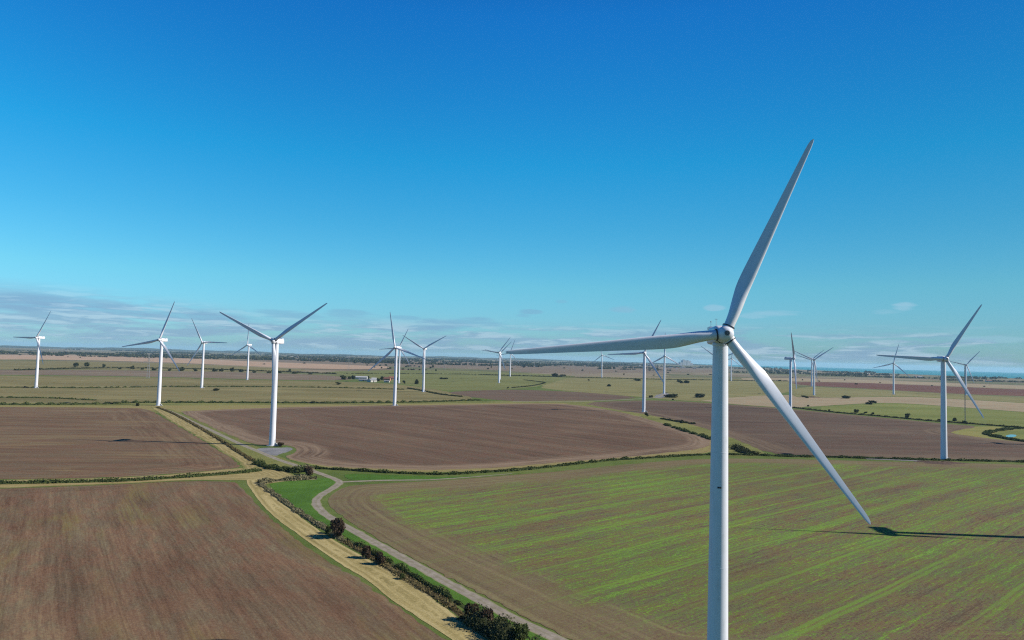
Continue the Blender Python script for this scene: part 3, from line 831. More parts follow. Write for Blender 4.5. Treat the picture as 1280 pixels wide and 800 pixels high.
midb = [
    ((840, 496.8), 18, 5, 'widest dark domed bush right of the turbine on the gravel pad'),
    ((875, 496.8), 14, 5, 'dark domed bush just left of the nearest tower on the tan stubble'),
    ((813, 497), 7, 3, 'small dark bush left of the gravel pad with the turbine'),
    ((850, 479), 9, 4, 'left half of a pair of dark bushes on the yellow pasture'),
    ((858.5, 479), 8, 4, 'right half of a pair of dark bushes on the yellow pasture'),
    ((796, 476), 11, 3, 'flat dark bush on the hedge line above the tall middle turbine'),
    ((761, 483), 6, 3, 'small round bush standing alone in the yellow pasture'),
    ((808, 520.5), 5, 5, 'small dark bush at the foot of the tall middle turbine'),
    ((852, 529), 6, 4.5, 'dark peaked bush on the ditch left of the nearest tower'),
    ((878.5, 545), 5, 3.5, 'small bush on the verge nearest to the nearest tower'),
    ((841, 500), 3, 1.6, 'tiny dark bush below the widest domed bush'),
    ((1006, 497.5), 8, 3, 'flat dark bush left of the close pair of towers at the right'),
    ((1057.5, 498), 11, 4, 'dark domed bush on the stubble right of the close pair of towers'),
    ((1088.7, 505.5), 11, 5, 'dark domed bush at the left tip of the bright green pasture'),
    ((1071, 515.8), 7, 4.4, 'largest bush on the ditch hedge below the bright green pasture'),
    ((1082, 517), 4, 2.5, 'low bush right of the largest bush on the ditch hedge'),
    ((1091, 518), 4, 3, 'second low bush right of the largest bush on the ditch hedge'),
    ((1134.6, 521.8), 7, 5, 'round dark bush on the ditch hedge left of the big right hand turbine'),
    ((1193, 526.5), 6, 4.5, 'bush on the ditch hedge just right of the big right hand tower'),
    ((1206.5, 530), 6, 4, 'dark bush round the foot of the thin lattice mast'),
    ((1174, 526), 4, 2.6, 'small bush on the ditch hedge left of the big right hand tower'),
    ((1036.5, 514), 3, 2.3, 'tiny bush at the left end of the ditch hedge'),
    ((1010, 508), 3, 2, 'tiny dark bush beside the turbine turned edge on'),
    ((422.5, 480.8), 8, 3, 'low dark bush in the olive pasture in front of the farm'),
    ((270, 488.5), 8, 3.5, 'low dark bush on the ditch right of the third turbine from the left'),
    ((505, 479.5), 4, 4, 'dark tree right of the farm beside the hidden tower'),
    ((520.5, 480), 6, 6, 'leaning dark tree right of the farm on the green pasture'),
    ((736, 476), 3, 2, 'tiny bush on the hedge line left of the middle turbines'),
    ((694, 471), 9, 5, 'dark clump standing on the hedge line by the left blade tip'),
    ((702, 471), 9, 3, 'low dark clump trailing right of the clump by the left blade tip'),
    ((555, 474), 11, 2.2, 'low scrub patch on the green pasture right of the farm'),
    ((635, 485.5), 3, 2, 'tiny dark bush at the edge of the far brown field'),
    ((172, 507.5), 5, 4.5, 'dark shrub at the foot of the second turbine from the left'),
]
for i, (p, w_, h_, lab) in enumerate(midb):
    bush(p, w_, h_, V_DARK[i % 4], lab, 'dark bushes dotted over the plain')

hedge_trees = [(95, 458.5, 7, 6), (108, 458, 8, 6), (130, 459, 4, 5), (165, 461.5, 6, 5.5), (150, 461.5, 5, 2.5), (178, 462, 5, 2.5), (192, 463, 6, 4), (226, 463.5, 9, 6), (212, 463.5, 5, 3), (244, 464, 6, 4),
               (268, 464.5, 7, 5), (276, 464.5, 6, 5), (290, 464.5, 6, 6), (301, 465, 7, 4.5), (318, 466, 5, 3), (336, 466.5, 6, 3), (350, 466.5, 5, 3.5), (362, 464, 4, 3.5), (368, 467, 8, 3), (388, 468, 6, 2.5), (418, 467.5, 4, 2)]
for i, (u, v, w_, h_) in enumerate(hedge_trees):
    bush((u, v), w_, h_, V_TREE[i % 4], 'dark tree standing in the long hedge line behind the olive pasture', 'trees in the hedge line at the left', 'tree', 'tree')
pas = [(470, 210), (460, 190), (487, 192), (615, 238), (680, 243), (700, 243), (830, 250), (880, 222), (915, 255), (935, 255), (945, 218), (990, 228), (1105, 238), (1130, 230), (1160, 265), (1060, 258), (350, 188), (430, 186), (545, 230), (600, 215), (660, 212), (750, 215), (885, 255), (1000, 258), (1130, 215), (905, 218), (860, 226), (560, 196)]
for i, (u, v) in enumerate(pas):
    bush((400 + u / 8, 430 + v / 8 + 0.7), rnd.uniform(2.2, 4.2), rnd.uniform(1.6, 2.8), V_TREE[i % 4], 'small dark tree scattered on the mauve pasture beyond the farm', 'trees scattered beyond the farm', 'tree', 'tree')
farr = [(25, 443.5), (85, 446), (38, 443), (100, 447), (330, 455), (285, 448), (345, 453), (380, 454), (610, 461), (655, 459), (672, 457), (705, 460), (728, 463), (748, 461), (770, 464), (812, 463), (835, 466), (860, 468), (888, 468), (817, 469), (780, 468), (614, 459), (640, 461),
        (990, 472), (1024, 476.5), (1056, 475), (1070, 480), (1100, 478), (1165, 482), (1230, 483), (975, 476), (960, 478), (1003, 475)]
for i, (u, v) in enumerate(farr):
    bush((u, v + 0.5), rnd.uniform(1.8, 4.4), rnd.uniform(1.1, 2.0), V_TREE[i % 4], 'tiny dark tree far out on the plain near the horizon', 'tiny far trees on the plain', 'tree', 'tree')
for i, (u, v, w_, h_) in enumerate([(429, 474.5, 9, 6), (437, 474, 6, 4.5), (441.5, 473.5, 7, 5), (460, 474, 4, 5), (473, 476.5, 5, 4.5), (478, 475, 6, 5.5), (497, 475, 5, 4)]):
    bush((u, v), w_, h_, V_TREE[i % 4], 'dark tree crowding round the roofs of the farm', 'trees round the farm', 'tree', 'tree')


# far woodland, as one mass
def woodland(name, lines, mat, seed, label):
    rg = np.random.default_rng(seed)
    Cc = []; T = []; S = []
    for (x, y, L_, a, dep, hgt) in lines:
        n = int(L_ / 9 * max(1, dep / 26))
        for _ in range(n):
            t = rg.uniform(-0.5, 0.5) * L_; q = rg.uniform(-0.5, 0.5) * dep
            cx = x + t * math.cos(a) - q * math.sin(a); cy = y + t * math.sin(a) + q * math.cos(a)
            d = math.hypot(cx, cy); az = math.degrees(math.atan2(cx, cy))
            if d > shore(az) - 60 or d > 26500: continue
            h = hgt * rg.uniform(0.6, 1.25)
            for k in range(9):
                Cc.append((cx + rg.normal(0, 4), cy + rg.normal(0, 4), gz(d) + h * rg.uniform(0.15, 0.95))); T.append(np.clip(rg.normal(0.42, 0.2), 0, 1)); S.append(h * 0.8)
    V, Fc = quads(np.array(Cc), np.array(S), rg=rg)
    o = link(name, leaf_mesh(name, V, Fc, T, mat))
    tag(o, label, 'woodland', None, 'stuff')
    return o


lines = []
rw = random.Random(4)
for _ in range(340):
    az = math.radians(rw.uniform(-42, 40)); d = math.exp(rw.uniform(math.log(4300), math.log(20000)))
    if math.degrees(az) > 12 and rw.random() < 0.5: continue
    lines.append((d * math.sin(az), d * math.cos(az), rw.uniform(120, 700) * (d / 8000) ** 0.5, rw.gauss(0, 0.35), rw.choice([14, 20, 30, 60]), rw.uniform(7, 13)))
for (u0, u1, v, dep, h) in ((78, 130, 442.3, 120, 12), (137, 168, 445.5, 60, 12), (0, 60, 440.5, 60, 10), (205, 235, 446, 40, 9), (520, 560, 454.5, 60, 10), (372, 395, 448, 40, 9), (640, 700, 456.5, 40, 8), (430, 490, 448, 60, 9), (180, 260, 441, 80, 10),
                            (1010, 1075, 467.3, 40, 7), (1130, 1176, 472.6, 40, 8), (1180, 1320, 475.5, 50, 7), (960, 1010, 465, 40, 8), (1080, 1130, 471, 30, 6)):
    a = at(u0, v); b2 = at(u1, v + (u1 - u0) * 0.0258)
    lines.append(((a[0] + b2[0]) / 2, (a[1] + b2[1]) / 2, math.dist(a, b2), math.atan2(b2[1] - a[1], b2[0] - a[0]), dep, h))
woodland('far_woodland', lines, LEAF_DARK, 6, 'dark belts of far woodland and hedges along the horizon')

# low wooded rise on the skyline to the left
hm_ = grass_mat('wooded_rise', [(0.36, (0.030, 0.038, 0.018)), (0.5, (0.060, 0.068, 0.032)), (0.64, (0.130, 0.115, 0.065))], scale=0.2)
HV = []; HF = []
hz_a = np.arange(-60, 14, 0.25)
for i, a in enumerate(hz_a):
    top = (30 + 16 * math.sin(a * 0.21 + 1) + 9 * math.sin(a * 0.83) + 4 * math.sin(a * 3.1) + nrg.normal(0, 1.6)) * max(0, min(1, (12 - a) / 16))
    for r, k in ((15500, -0.2), (16800, 0.5), (18200, 1.0), (20500, 0.6), (23000, -0.2)):
        HV.append((r * math.sin(math.radians(a)), r * math.cos(math.radians(a)), gz(r) + top * k))
for i in range(len(hz_a) - 1):
    for j in range(4):
        HF.append((i * 5 + j, (i + 1) * 5 + j, (i + 1) * 5 + j + 1, i * 5 + j + 1))
tag(link('hills', mesh_of('hills', HV, HF, True), hm_), kind='structure')


# ------------------------------------------------------------------ wind turbines
def paint_mat():
    m, g, b = new_mat('white_turbine_paint', 0.30, 0.5)
    tc = g.node('ShaderNodeTexCoord').outputs['Object']
    x, y, z = g.sep(tc)
    n = g.noise(g.comb(g.math('MULTIPLY', x, 1.2), g.math('MULTIPLY', y, 1.2), g.math('MULTIPLY', z, 0.12)), 1.0, 5, 0.65)
    n2 = g.noise(tc, 0.5, 4, 0.6)
    col = g.ramp(g.math('ADD', g.math('MULTIPLY', n, 0.6), g.math('MULTIPLY', n2, 0.4)), [(0.32, (0.47, 0.485, 0.53)), (0.46, (0.585, 0.60, 0.665)), (0.7, (0.625, 0.64, 0.71))])
    g.put(b.inputs['Base Color'], col)
    return m


PAINT = paint_mat()
DARK = plain('dark_seal_rubber', (0.035, 0.037, 0.042), 0.6, 0.2, 2.0)
GREYM = plain('grey_metal', (0.30, 0.31, 0.32), 0.5, 0.15, 1.0)
HATCH = plain('weathered_grey_plastic', (0.13, 0.14, 0.15), 0.55, 0.25, 3.0)
CONC = plain('concrete', (0.36, 0.35, 0.33), 0.9, 0.2, 0.8)
HZ0 = 70.0
OH = 4.2
TILT = math.radians(-5.0)


def blade_mesh():
    st = [(1.35, 2.0, 1.0, 14), (2.6, 2.0, 1.0, 14), (4.2, 2.12, 0.9, 14), (6.2, 2.38, 0.70, 13), (8.4, 2.6, 0.56, 11.5), (10.5, 2.76, 0.46, 9.5), (13, 2.76, 0.38, 7.5), (17, 2.55, 0.29, 5.2), (22, 2.22, 0.25, 3.4),
          (27, 1.9, 0.22, 2.2), (32, 1.6, 0.20, 1.3), (37, 1.32, 0.19, 0.6), (41, 1.08, 0.18, 0.2), (43.3, 0.9, 0.17, 0), (44.5, 0.6, 0.17, 0), (45.0, 0.16, 0.17, 0)]
    fine = []
    for i in range(len(st) - 1):           # smooth the table of stations
        q = [np.array(st[max(0, min(len(st) - 1, i + d))]) for d in (-1, 0, 1, 2)]
        m1 = (q[2] - q[0]) / max(1e-6, q[2][0] - q[0][0]) * (q[2][0] - q[1][0]); m2 = (q[3] - q[1]) / max(1e-6, q[3][0] - q[1][0]) * (q[2][0] - q[1][0])
        for t in (0, 0.25, 0.5, 0.75):
            p = (2 * t ** 3 - 3 * t ** 2 + 1) * q[1] + (t ** 3 - 2 * t ** 2 + t) * m1 + (3 * t ** 2 - 2 * t ** 3) * q[2] + (t ** 3 - t ** 2) * m2
            p[0] = q[1][0] + t * (q[2][0] - q[1][0]); fine.append(tuple(p))
    st = fine + [st[-1]]
    N = 28; V = []; Fc = []
    for (r, c, th, tw) in st:
        k = min(1.0, max(0.0, (r - 2.6) / 8.5)); k = k * k * (3 - 2 * k)      # circle -> aerofoil
        for i in range(N):
            t = 2 * PI * i / N
            xc = 0.5 * (1 - math.cos(t))          # 0 leading edge .. 1 trailing edge
            yt = 5 * th * (0.2969 * math.sqrt(max(0, xc)) - 0.126 * xc - 0.3516 * xc ** 2 + 0.2843 * xc ** 3 - 0.1030 * xc ** 4)
            sgn = 1 if t < PI else -1
            ax, ay = (0.30 - xc) * c, sgn * yt * c * 0.95 + 0.02 * c * math.sin(PI * xc)
            bx, by = 0.5 * c * math.cos(t), 0.5 * c * math.sin(t)
            x = bx * (1 - k) + ax * k; y = by * (1 - k) + ay * k
            a = -math.radians(tw)
            X_ = x * math.cos(a) - y * math.sin(a); Y_ = x * math.sin(a) + y * math.cos(a)
            V.append((X_, Y_ - 0.0006 * r * r, r))
    for k in range(len(st) - 1):
        for i in range(N):
            j = (i + 1) % N
            Fc.append((k * N + i, k * N + j, (k + 1) * N + j, (k + 1) * N + i))
    Fc.append(tuple(range(N - 1, -1, -1))); m_ = (len(st) - 1) * N; Fc.append(tuple(range(m_, m_ + N)))
    mb = MB(); mb.add(V, Fc)
    me = mb.mesh('blade', True, 60)
    me.materials.append(PAINT)
    return me


def rounded_box(w, d0, d1, z0, z1, r, taper=0.85):
    """nacelle shell running along y from d0 to d1 with rounded section"""
    sec = []
    for cx, cz, a0 in ((w / 2 - r, z1 - r, 0), (-w / 2 + r, z1 - r, 90), (-w / 2 + r, z0 + r, 180), (w / 2 - r, z0 + r, 270)):
        for k in range(5):
            a = math.radians(a0 + 90 * k / 4)
            sec.append((cx + r * math.cos(a), cz + r * math.sin(a)))
    ys = [(d0, 0.72), (d0 + 0.35, 0.93), (d0 + 1.0, 1.0), (d0 + (d1 - d0) * 0.6, 1.0), (d1 - 1.0, taper), (d1 - 0.3, taper * 0.92), (d1, taper * 0.75)]
    V = []; Fc = []; n = len(sec); zc = (z0 + z1) / 2
    for y, k in ys:
        for x, z in sec: V.append((x * k, y, zc + (z - zc) * k))
    for q in range(len(ys) - 1):
        for i in range(n):
            j = (i + 1) % n
            Fc.append((q * n + i, q * n + j, (q + 1) * n + j, (q + 1) * n + i))
    Fc.append(tuple(range(n - 1, -1, -1))); m_ = (len(ys) - 1) * n; Fc.append(tuple(range(m_, m_ + n)))
    return V, Fc


def make_turbine():
    root = empty('wind_turbine')
    zt = HZ0 - 1.75
    prof = [(2.13, 0.0), (2.13, 0.35)]
    for k in range(1, 25):
        z = 0.35 + (zt - 0.35) * k / 24
        prof.append((2.1 - (2.1 - 1.5) * (z / zt) ** 1.05, z))
    tower = link('tower', MB().lathe(prof, 48).mesh('tower', True, 50), PAINT, root)
    for z in (23.0, 46.0):
        fl = MB()
        r = 2.1 - 0.6 * (z / zt) ** 1.05
        fl.lathe([(r + 0.002, z - 0.06), (r + 0.014, z - 0.05), (r + 0.014, z + 0.05), (r + 0.002, z + 0.06)], 48, cap=False)
        link('flange', fl.mesh('flange', True, 40), PAINT, tower)
    fl = MB()
    fl.lathe([(1.52, zt - 0.5), (1.62, zt - 0.45), (1.62, zt - 0.05), (1.5, zt)], 48, cap=False)
    link('yaw_ring', fl.mesh('yaw_ring', True, 40), PAINT, tower)
    dm = MB()
    for k in range(6):     # slightly curved door leaf on the sunny side
        a0 = math.radians(-6 + 4 * k - 10 + 0); a1 = math.radians(-2 + 4 * k - 10)
        R0 = 2.16
        dm.add([(R0 * math.cos(a0), R0 * math.sin(a0), 1.9), (R0 * math.cos(a1), R0 * math.sin(a1), 1.9), (R0 * math.cos(a1), R0 * math.sin(a1), 4.2), (R0 * math.cos(a0), R0 * math.sin(a0), 4.2)], [(0, 1, 2, 3)])
    door = link('door', dm.mesh('door'), GREYM, tower)
    sb = MB()
    for k in range(7): sb.box(2.15, 2.9 + 0.28 * (7 - k), -0.6, 0.6, 0.0 + k * 0.26, 0.0 + k * 0.26 + 0.24)
    link('steps', sb.mesh('steps'), GREYM, root)
    link('plinth', MB().lathe([(3.6, -0.2), (3.6, 0.16), (3.4, 0.2), (2.14, 0.2)], 40).mesh('plinth', True, 40), CONC, root)
    nac = link('nacelle', MB().add(*rounded_box(3.3, -2.0, 8.2, -1.78, 1.8, 0.75)).mesh('nacelle', True, 40), PAINT, root)
    nac.location = (0, 0, HZ0)
    wm = MB()
    wm.lathe([(0.04, 1.7), (0.035, 4.0)], 8, off=(0.5, 6.8, 0)); wm.lathe([(0.04, 1.7), (0.035, 3.2)], 8, off=(-0.6, 6.8, 0))
    wm.bar((0.2, 6.8, 3.9), (0.8, 6.8, 3.9), 0.06); wm.lathe([(0.12, 3.2), (0.12, 3.45)], 8, off=(-0.6, 6.8, 0))
    link('wind_mast', wm.mesh('wind_mast'), GREYM, nac)
    link('cooler_hood', MB().box(-1.2, 1.2, 5.2, 7.6, 1.6, 2.15).mesh('cooler_hood'), PAINT, nac)
    hub = link('hub', MB().lathe([(1.4, -2.05), (1.58, -1.75), (1.62, -0.9), (1.6, 0.5), (1.52, 0.95), (1.33, 1.35), (1.05, 1.65), (0.72, 1.86), (0.3, 1.96), (0.02, 2.0)], 40, '-y').mesh('hub', True, 60), PAINT, root)
    hub.location = (0, -OH, HZ0)
    link('nose_hatch', MB().lathe([(0.52, 1.88), (0.52, 2.04), (0.38, 2.07), (0.36, 1.98), (0.2, 1.98), (0.19, 2.08), (0.01, 2.08)], 28, '-y').mesh('nose_hatch', True, 30), HATCH, hub)
    link('hub_seal', MB().lathe([(1.5, -2.14), (1.62, -2.08), (1.62, -1.92), (1.5, -1.86)], 40, '-y', cap=False).mesh('hub_seal', True, 50), DARK, hub)
    bme = blade_mesh()
    ring = MB().lathe([(1.16, 1.30), (1.16, 1.72), (1.04, 1.80), (1.0, 1.80)], 32, cap=False).mesh('blade_collar', True, 40)
    seal = MB().lathe([(1.19, 1.60), (1.22, 1.65), (1.22, 1.84), (1.0, 1.87)], 32, cap=False).mesh('root_seal', True, 40)
    for k in range(3):
        bl = link('blade', bme, PAINT, root)
        bl.location = (0, -OH, HZ0)
        bl.rotation_euler = (0, 2 * PI * k / 3, 0)
        link('blade_collar', ring, PAINT, bl)
        link('root_seal', seal, DARK, bl)
    return root


proto = make_turbine()
GT = 'wind turbines spread over the plain'


def place(o, xy, yaw, ph, hz=HZ0, R=1.0, label=None, pitch=0.0):
    pitch = math.radians(pitch)
    o.location = (xy[0], xy[1], 0.0)
    o.rotation_euler = (0, 0, math.radians(yaw))
    b = 0
    for c in kids(o):
        n = c.name.split('.')[0]
        if n == 'tower': c.scale = (1, 1, hz / HZ0)
        elif n in ('nacelle', 'hub'):
            c.location.z = hz
            c.rotation_euler = (TILT if n == 'hub' else TILT * 0.5, 0, 0)
        elif n == 'blade':
            c.location.z = hz
            c.rotation_mode = 'ZYX'; c.rotation_euler = (TILT, math.radians(ph) + 2 * PI * b / 3, pitch); b += 1
            c.scale = (1, 1, R)
    tag(o, label, 'wind turbine', GT)


def hub_h(base, v):
    """hub height read off the survey picture"""
    x, y = base
    best = min(np.arange(64, 80, 0.25), key=lambda hz: abs(400 - F * (np.array([x, y, hz]) - EYE) @ CU / ((np.array([x, y, hz]) - EYE) @ FW) - v))
    return float(best)


def main_xy(D, u=900.5, v=440):
    d = ray(u, v)
    return (float(d[0] * D), float(d[1] * D))


TURB = [   # base pixel, hub row, yaw, rotor phase, label
    ((45, 485), 422, -18, 30, 'leftmost wind turbine, alone at the left edge behind the olive pasture'),
    ((198, 507), 425, -10, 19, 'white turbine at the top corner of the left brown field, long blade up right'),
    ((252, 485), 428, -10, 90, 'white turbine on the olive pasture with one blade level to the right'),
    ((309, 475), 431, -20, 119, 'small turbine partly behind the raised blade of the gravel pad turbine'),
    ((340, 557), 426.5, -10, 55, 'large turbine beside a grey gravel pad, two blades raised in a V'),
    ((493, 507), 434.5, -16, 108, 'tall turbine in front of the farm with one blade nearly straight up'),
    ((498.3, 479), 434.5, -10, 24, 'small turbine close behind the tall turbine at the farm'),
    ((529, 490), 436, -12, 60, 'turbine right of the farm with two blades in a V, third hidden'),
    ((623.5, 478.7), 440.5, -16, 36, 'turbine left of the long blade tip, front one of two in line'),
    ((624.8, 474.3), 441.8, -10, 43, 'far turbine hidden right behind the one left of the long blade tip'),
    ((637.5, 470.7), 441, -10, 18, 'small far turbine right at the tip of the long left blade'),
    ((752, 472), 443.8, -14, 110, 'small far turbine under the middle of the long left blade'),
    ((804.5, 515), 441, -18, 26, 'tall turbine under the long left blade, on the verge between brown fields'),
    ((830, 492), 445, -4, 1, 'turbine on its own gravel pad just left of the nearest tower'),
    ((899, 492.5), 449, -10, 65, 'turbine almost wholly hidden behind the nearest tower, one blade showing'),
    ((914, 476), 448, -10, 12, 'small far turbine peeping out just right of the nearest tower'),
    ((988, 512), 448, 66, 80, 'turbine turned edge on, its nacelle sticking out to the left'),
    ((1017.5, 494), 449.8, -14, 54, 'front turbine of the close pair at the right'),
    ((1014.5, 483), 449.8, -24, 48, 'rear turbine of the close pair at the right'),
    ((1117, 493), 454, -28, 14, 'far turbine standing at the edge of the red ploughed strip'),
    ((1180, 575), 448.5, -10, 32, 'large turbine at the right on a dark soil heap, blade tip low right'),
    ((1207.5, 494), 456, -10, 42, 'far turbine at the right directly behind the thin lattice mast'),
]
place(proto, main_xy(141), -5, 23.8, 69.0, 0.97, 'nearest and largest wind turbine, its tower cut by the bottom edge')
for base, hv_, yaw, ph, lab in TURB:
    t = copy_tree(proto)
    xy = at(*base)
    place(t, xy, yaw, ph, hub_h(xy, hv_), 1.0, lab, 82 if 'edge on' in lab else 0)
# small dark plate part way up the nearest tower, facing the rotor side
tw = [c for c in kids(proto) if c.name.startswith('tower')][0]
pm_ = MB()
for k in range(4):
    a0 = math.radians(-112 + 6 * k); a1 = math.radians(-106 + 6 * k)
    pm_.add([(1.83 * math.cos(a), 1.83 * math.sin(a), z) for a, z in ((a0, 38.85), (a1, 38.85), (a1, 39.2), (a0, 39.2))], [(0, 1, 2, 3)])
link('dark_plate', pm_.mesh('dark_plate'), DARK, tw)
# two more stand just outside the frame at the right: their shadows lie in the picture
for xy, ph, lab in (((251, 263), 80, 'turbine outside the frame whose shadow lies on the green crop field'), ((524, 588.5), 40, 'turbine outside the frame whose shadow lies on the far brown field')):
    t = copy_tree(proto); place(t, xy, -3.5, ph, 70.0, 1.0, lab)


# soil heap and transformer by the right hand turbine
def heap(name, pix, rx, ry, h, mat, label, cat):
    bm = bmesh.new()
    n = 26
    x0, y0 = at(*pix)
    V = []; Fc = []
    for j in range(7):
        for i in range(n):
            a = 2 * PI * i / n; q = j / 6
            k = 1 + 0.16 * math.sin(a * 3 + 1) + 0.1 * math.sin(a * 7)
            V.append((rx * q * k * math.cos(a), ry * q * k * math.sin(a), h * (1 - q * q) ** 1.2 * (0.8 + 0.25 * math.sin(a * 2 + q * 5) + rnd.uniform(-0.1, 0.1)) - 0.05 * q))
    for j in range(6):
        for i in range(n):
            k = (i + 1) % n
            Fc.append((j * n + i, (j + 1) * n + i, (j + 1) * n + k, j * n + k))
    bm.free()
    o = link(name, mesh_of(name, V, Fc), mat); o.location = (x0, y0, 0)
    tag(o, label, cat)
    return o


SOIL = plain('bare_soil', (0.085, 0.058, 0.046), 0.95, 0.35, 0.8, 0.05)
heap('soil_heap', (1176, 578.5), 18, 8, 1.1, SOIL, 'low dark brown soil heap round the foot of the large right hand turbine', 'soil heap')
heap('soil_heap', (1013, 496.5), 20, 14, 1.6, SOIL, 'low dark soil bank round the foot of the close pair of turbines', 'soil heap')


# ------------------------------------------------------------------ lattice mast, pylons
LATT = plain('galvanised_steel', (0.20, 0.21, 0.22), 0.6, 0.1, 0.5)


def lattice_leg_mesh(h, w0, w1, bars, th):
    mb = MB()
    for s, t in ((1, 1), (1, -1), (-1, -1), (-1, 1)):
        mb.bar((s * w0, t * w0, 0), (s * w1, t * w1, h), th)
    z = 0.0
    for k in range(bars):
        z0 = h * (k / bars); z1 = h * ((k + 1) / bars)
        a = w0 + (w1 - w0) * z0 / h; b = w0 + (w1 - w0) * z1 / h
        for (s, t), (u, v) in (((1, 1), (1, -1)), ((1, -1), (-1, -1)), ((-1, -1), (-1, 1)), ((-1, 1), (1, 1))):
            mb.bar((s * a, t * a, z0), (u * b, v * b, z1), th * 0.7)
            mb.bar((u * a, v * a, z0), (s * b, t * b, z1), th * 0.7)
    return mb


mast = empty('lattice_mast', (*at(1206.5, 529.5), 0))
tag(mast, 'thin grey lattice measuring mast on the ditch in front of a far turbine', 'mast')
link('mast_body', lattice_leg_mesh(66, 0.35, 0.3, 34, 0.10).mesh('mast_body'), LATT, mast)
bm_ = MB()
for z in (30, 48, 64): bm_.bar((-1.6, 0, z), (1.6, 0, z), 0.08)
link('sensor_boom', bm_.mesh('sensor_boom'), LATT, mast)
for k in range(3):
    a = 2 * PI * k / 3 + 0.4
    gm = MB()
    for z in (32, 60): gm.bar((0.3 * math.cos(a), 0.3 * math.sin(a), z), (36 * math.cos(a), 36 * math.sin(a), 0.1), 0.035)
    link('guy_wire', gm.mesh('guy_wire'), LATT, mast)

pyl = empty('power_pylon')
body = lattice_leg_mesh(50, 2.5, 0.8, 9, 0.22)
link('pylon_body', body.mesh('pylon_body'), LATT, pyl)
for z, w_ in ((34, 9), (41, 7.5), (48, 6)):
    am = MB()
    for s in (1, -1):
        am.bar((s * 1.2, 0.9, z), (s * w_, 0, z), 0.26); am.bar((s * 1.2, -0.9, z), (s * w_, 0, z), 0.26); am.bar((s * 1.0, 0, z + 2.4), (s * w_, 0, z), 0.26)
        am.bar((s * w_, 0, z), (s * w_, 0, z - 2.6), 0.2)
    link('cross_arm', am.mesh('cross_arm'), LATT, pyl)
for i, (u, v, lab) in enumerate([(185, 473, 'faint lattice power pylon left of the turbine at the brown field corner'), (435.5, 466, 'faint lattice power pylon left of the farm, before the pale barn'), (555.3, 461.5, 'lattice power pylon on the mauve pasture right of the farm'),
                                 (595.5, 459, 'lattice power pylon between the farm and the long blade tip'), (668, 458, 'tiny far pylon above the dark clump under the long blade'), (712, 459, 'tiny far pylon left of the small turbine under the long blade'),
                                 (735, 459, 'tiny far pylon touching the small turbine under the long blade'), (775, 459.5, 'tiny far pylon left of the tall turbine under the long blade')]):
    o = pyl if i == 0 else copy_tree(pyl)
    x, y = at(u, v)
    o.location = (x, y, gz(math.hypot(x, y))); o.rotation_euler = (0, 0, 0.25)
    tag(o, lab, 'pylon', 'pylons of the far power line')


# ------------------------------------------------------------------ farm, houses, power station
WHITEW = plain('pale_wall', (0.40, 0.385, 0.36), 0.8, 0.08, 0.3)
BRICK = plain('brick_wall', (0.30, 0.15, 0.10), 0.9, 0.2, 0.8)
GREYW = plain('grey_cladding', (0.36, 0.37, 0.38), 0.7, 0.1, 0.3)
SHEETROOF = plain('pale_sheet_roof', (0.33, 0.335, 0.34), 0.5, 0.1, 0.3)
GREYROOF = plain('grey_sheet_roof', (0.19, 0.195, 0.21), 0.6, 0.12, 0.3)
REDROOF = plain('red_tile_roof', (0.16, 0.075, 0.055), 0.9, 0.2, 0.6)
GLASS = plain('dark_window_glass', (0.03, 0.035, 0.04), 0.15, 0.1, 0.5, 0.5)


def building(name, pix, L, W, h, rise, rz, wall, roof, label, cat, group=None, parts=True):
    x, y = at(*pix)
    r = empty(name, (x, y, gz(math.hypot(x, y))), rz)
    mb = MB().box(-L / 2, L / 2, -W / 2, W / 2, 0, h)
    for s in (-1, 1):
        mb.add([(s * L / 2, -W / 2, h), (s * L / 2, W / 2, h), (s * L / 2, 0, h + rise)], [(0, 1, 2)])
    link('wall', mb.mesh('wall'), wall, r)
    rf = MB(); o = 0.5; e = rise / (W / 2)
    for s in (-1, 1):
        y1 = s * (W / 2 + o); z1 = h - o * e
        v = [(-L / 2 - o, 0, h + rise + .02), (L / 2 + o, 0, h + rise + .02), (L / 2 + o, y1, z1 + .02), (-L / 2 - o, y1, z1 + .02)]
        v += [(q[0], q[1], q[2] + 0.22) for q in v]
        rf.add(v, [(3, 2, 1, 0), (4, 5, 6, 7), (0, 1, 5, 4), (1, 2, 6, 5), (2, 3, 7, 6), (3, 0, 4, 7)])
    link('roof', rf.mesh('roof'), roof, r)
    if parts:
        link('door', MB().box(-L * 0.1, -L * 0.1 + min(4, L * 0.15), -W / 2 - 0.06, -W / 2 + 0.02, 0, min(3.4, h * 0.8)).mesh('door'), GLASS, r)
        for k in (0.15, 0.32):
            link('window', MB().box(L * k, L * k + 1.4, -W / 2 - 0.06, -W / 2 + 0.02, h * 0.35, h * 0.7).mesh('window'), GLASS, r)
    tag(r, label, cat, group)
    return r


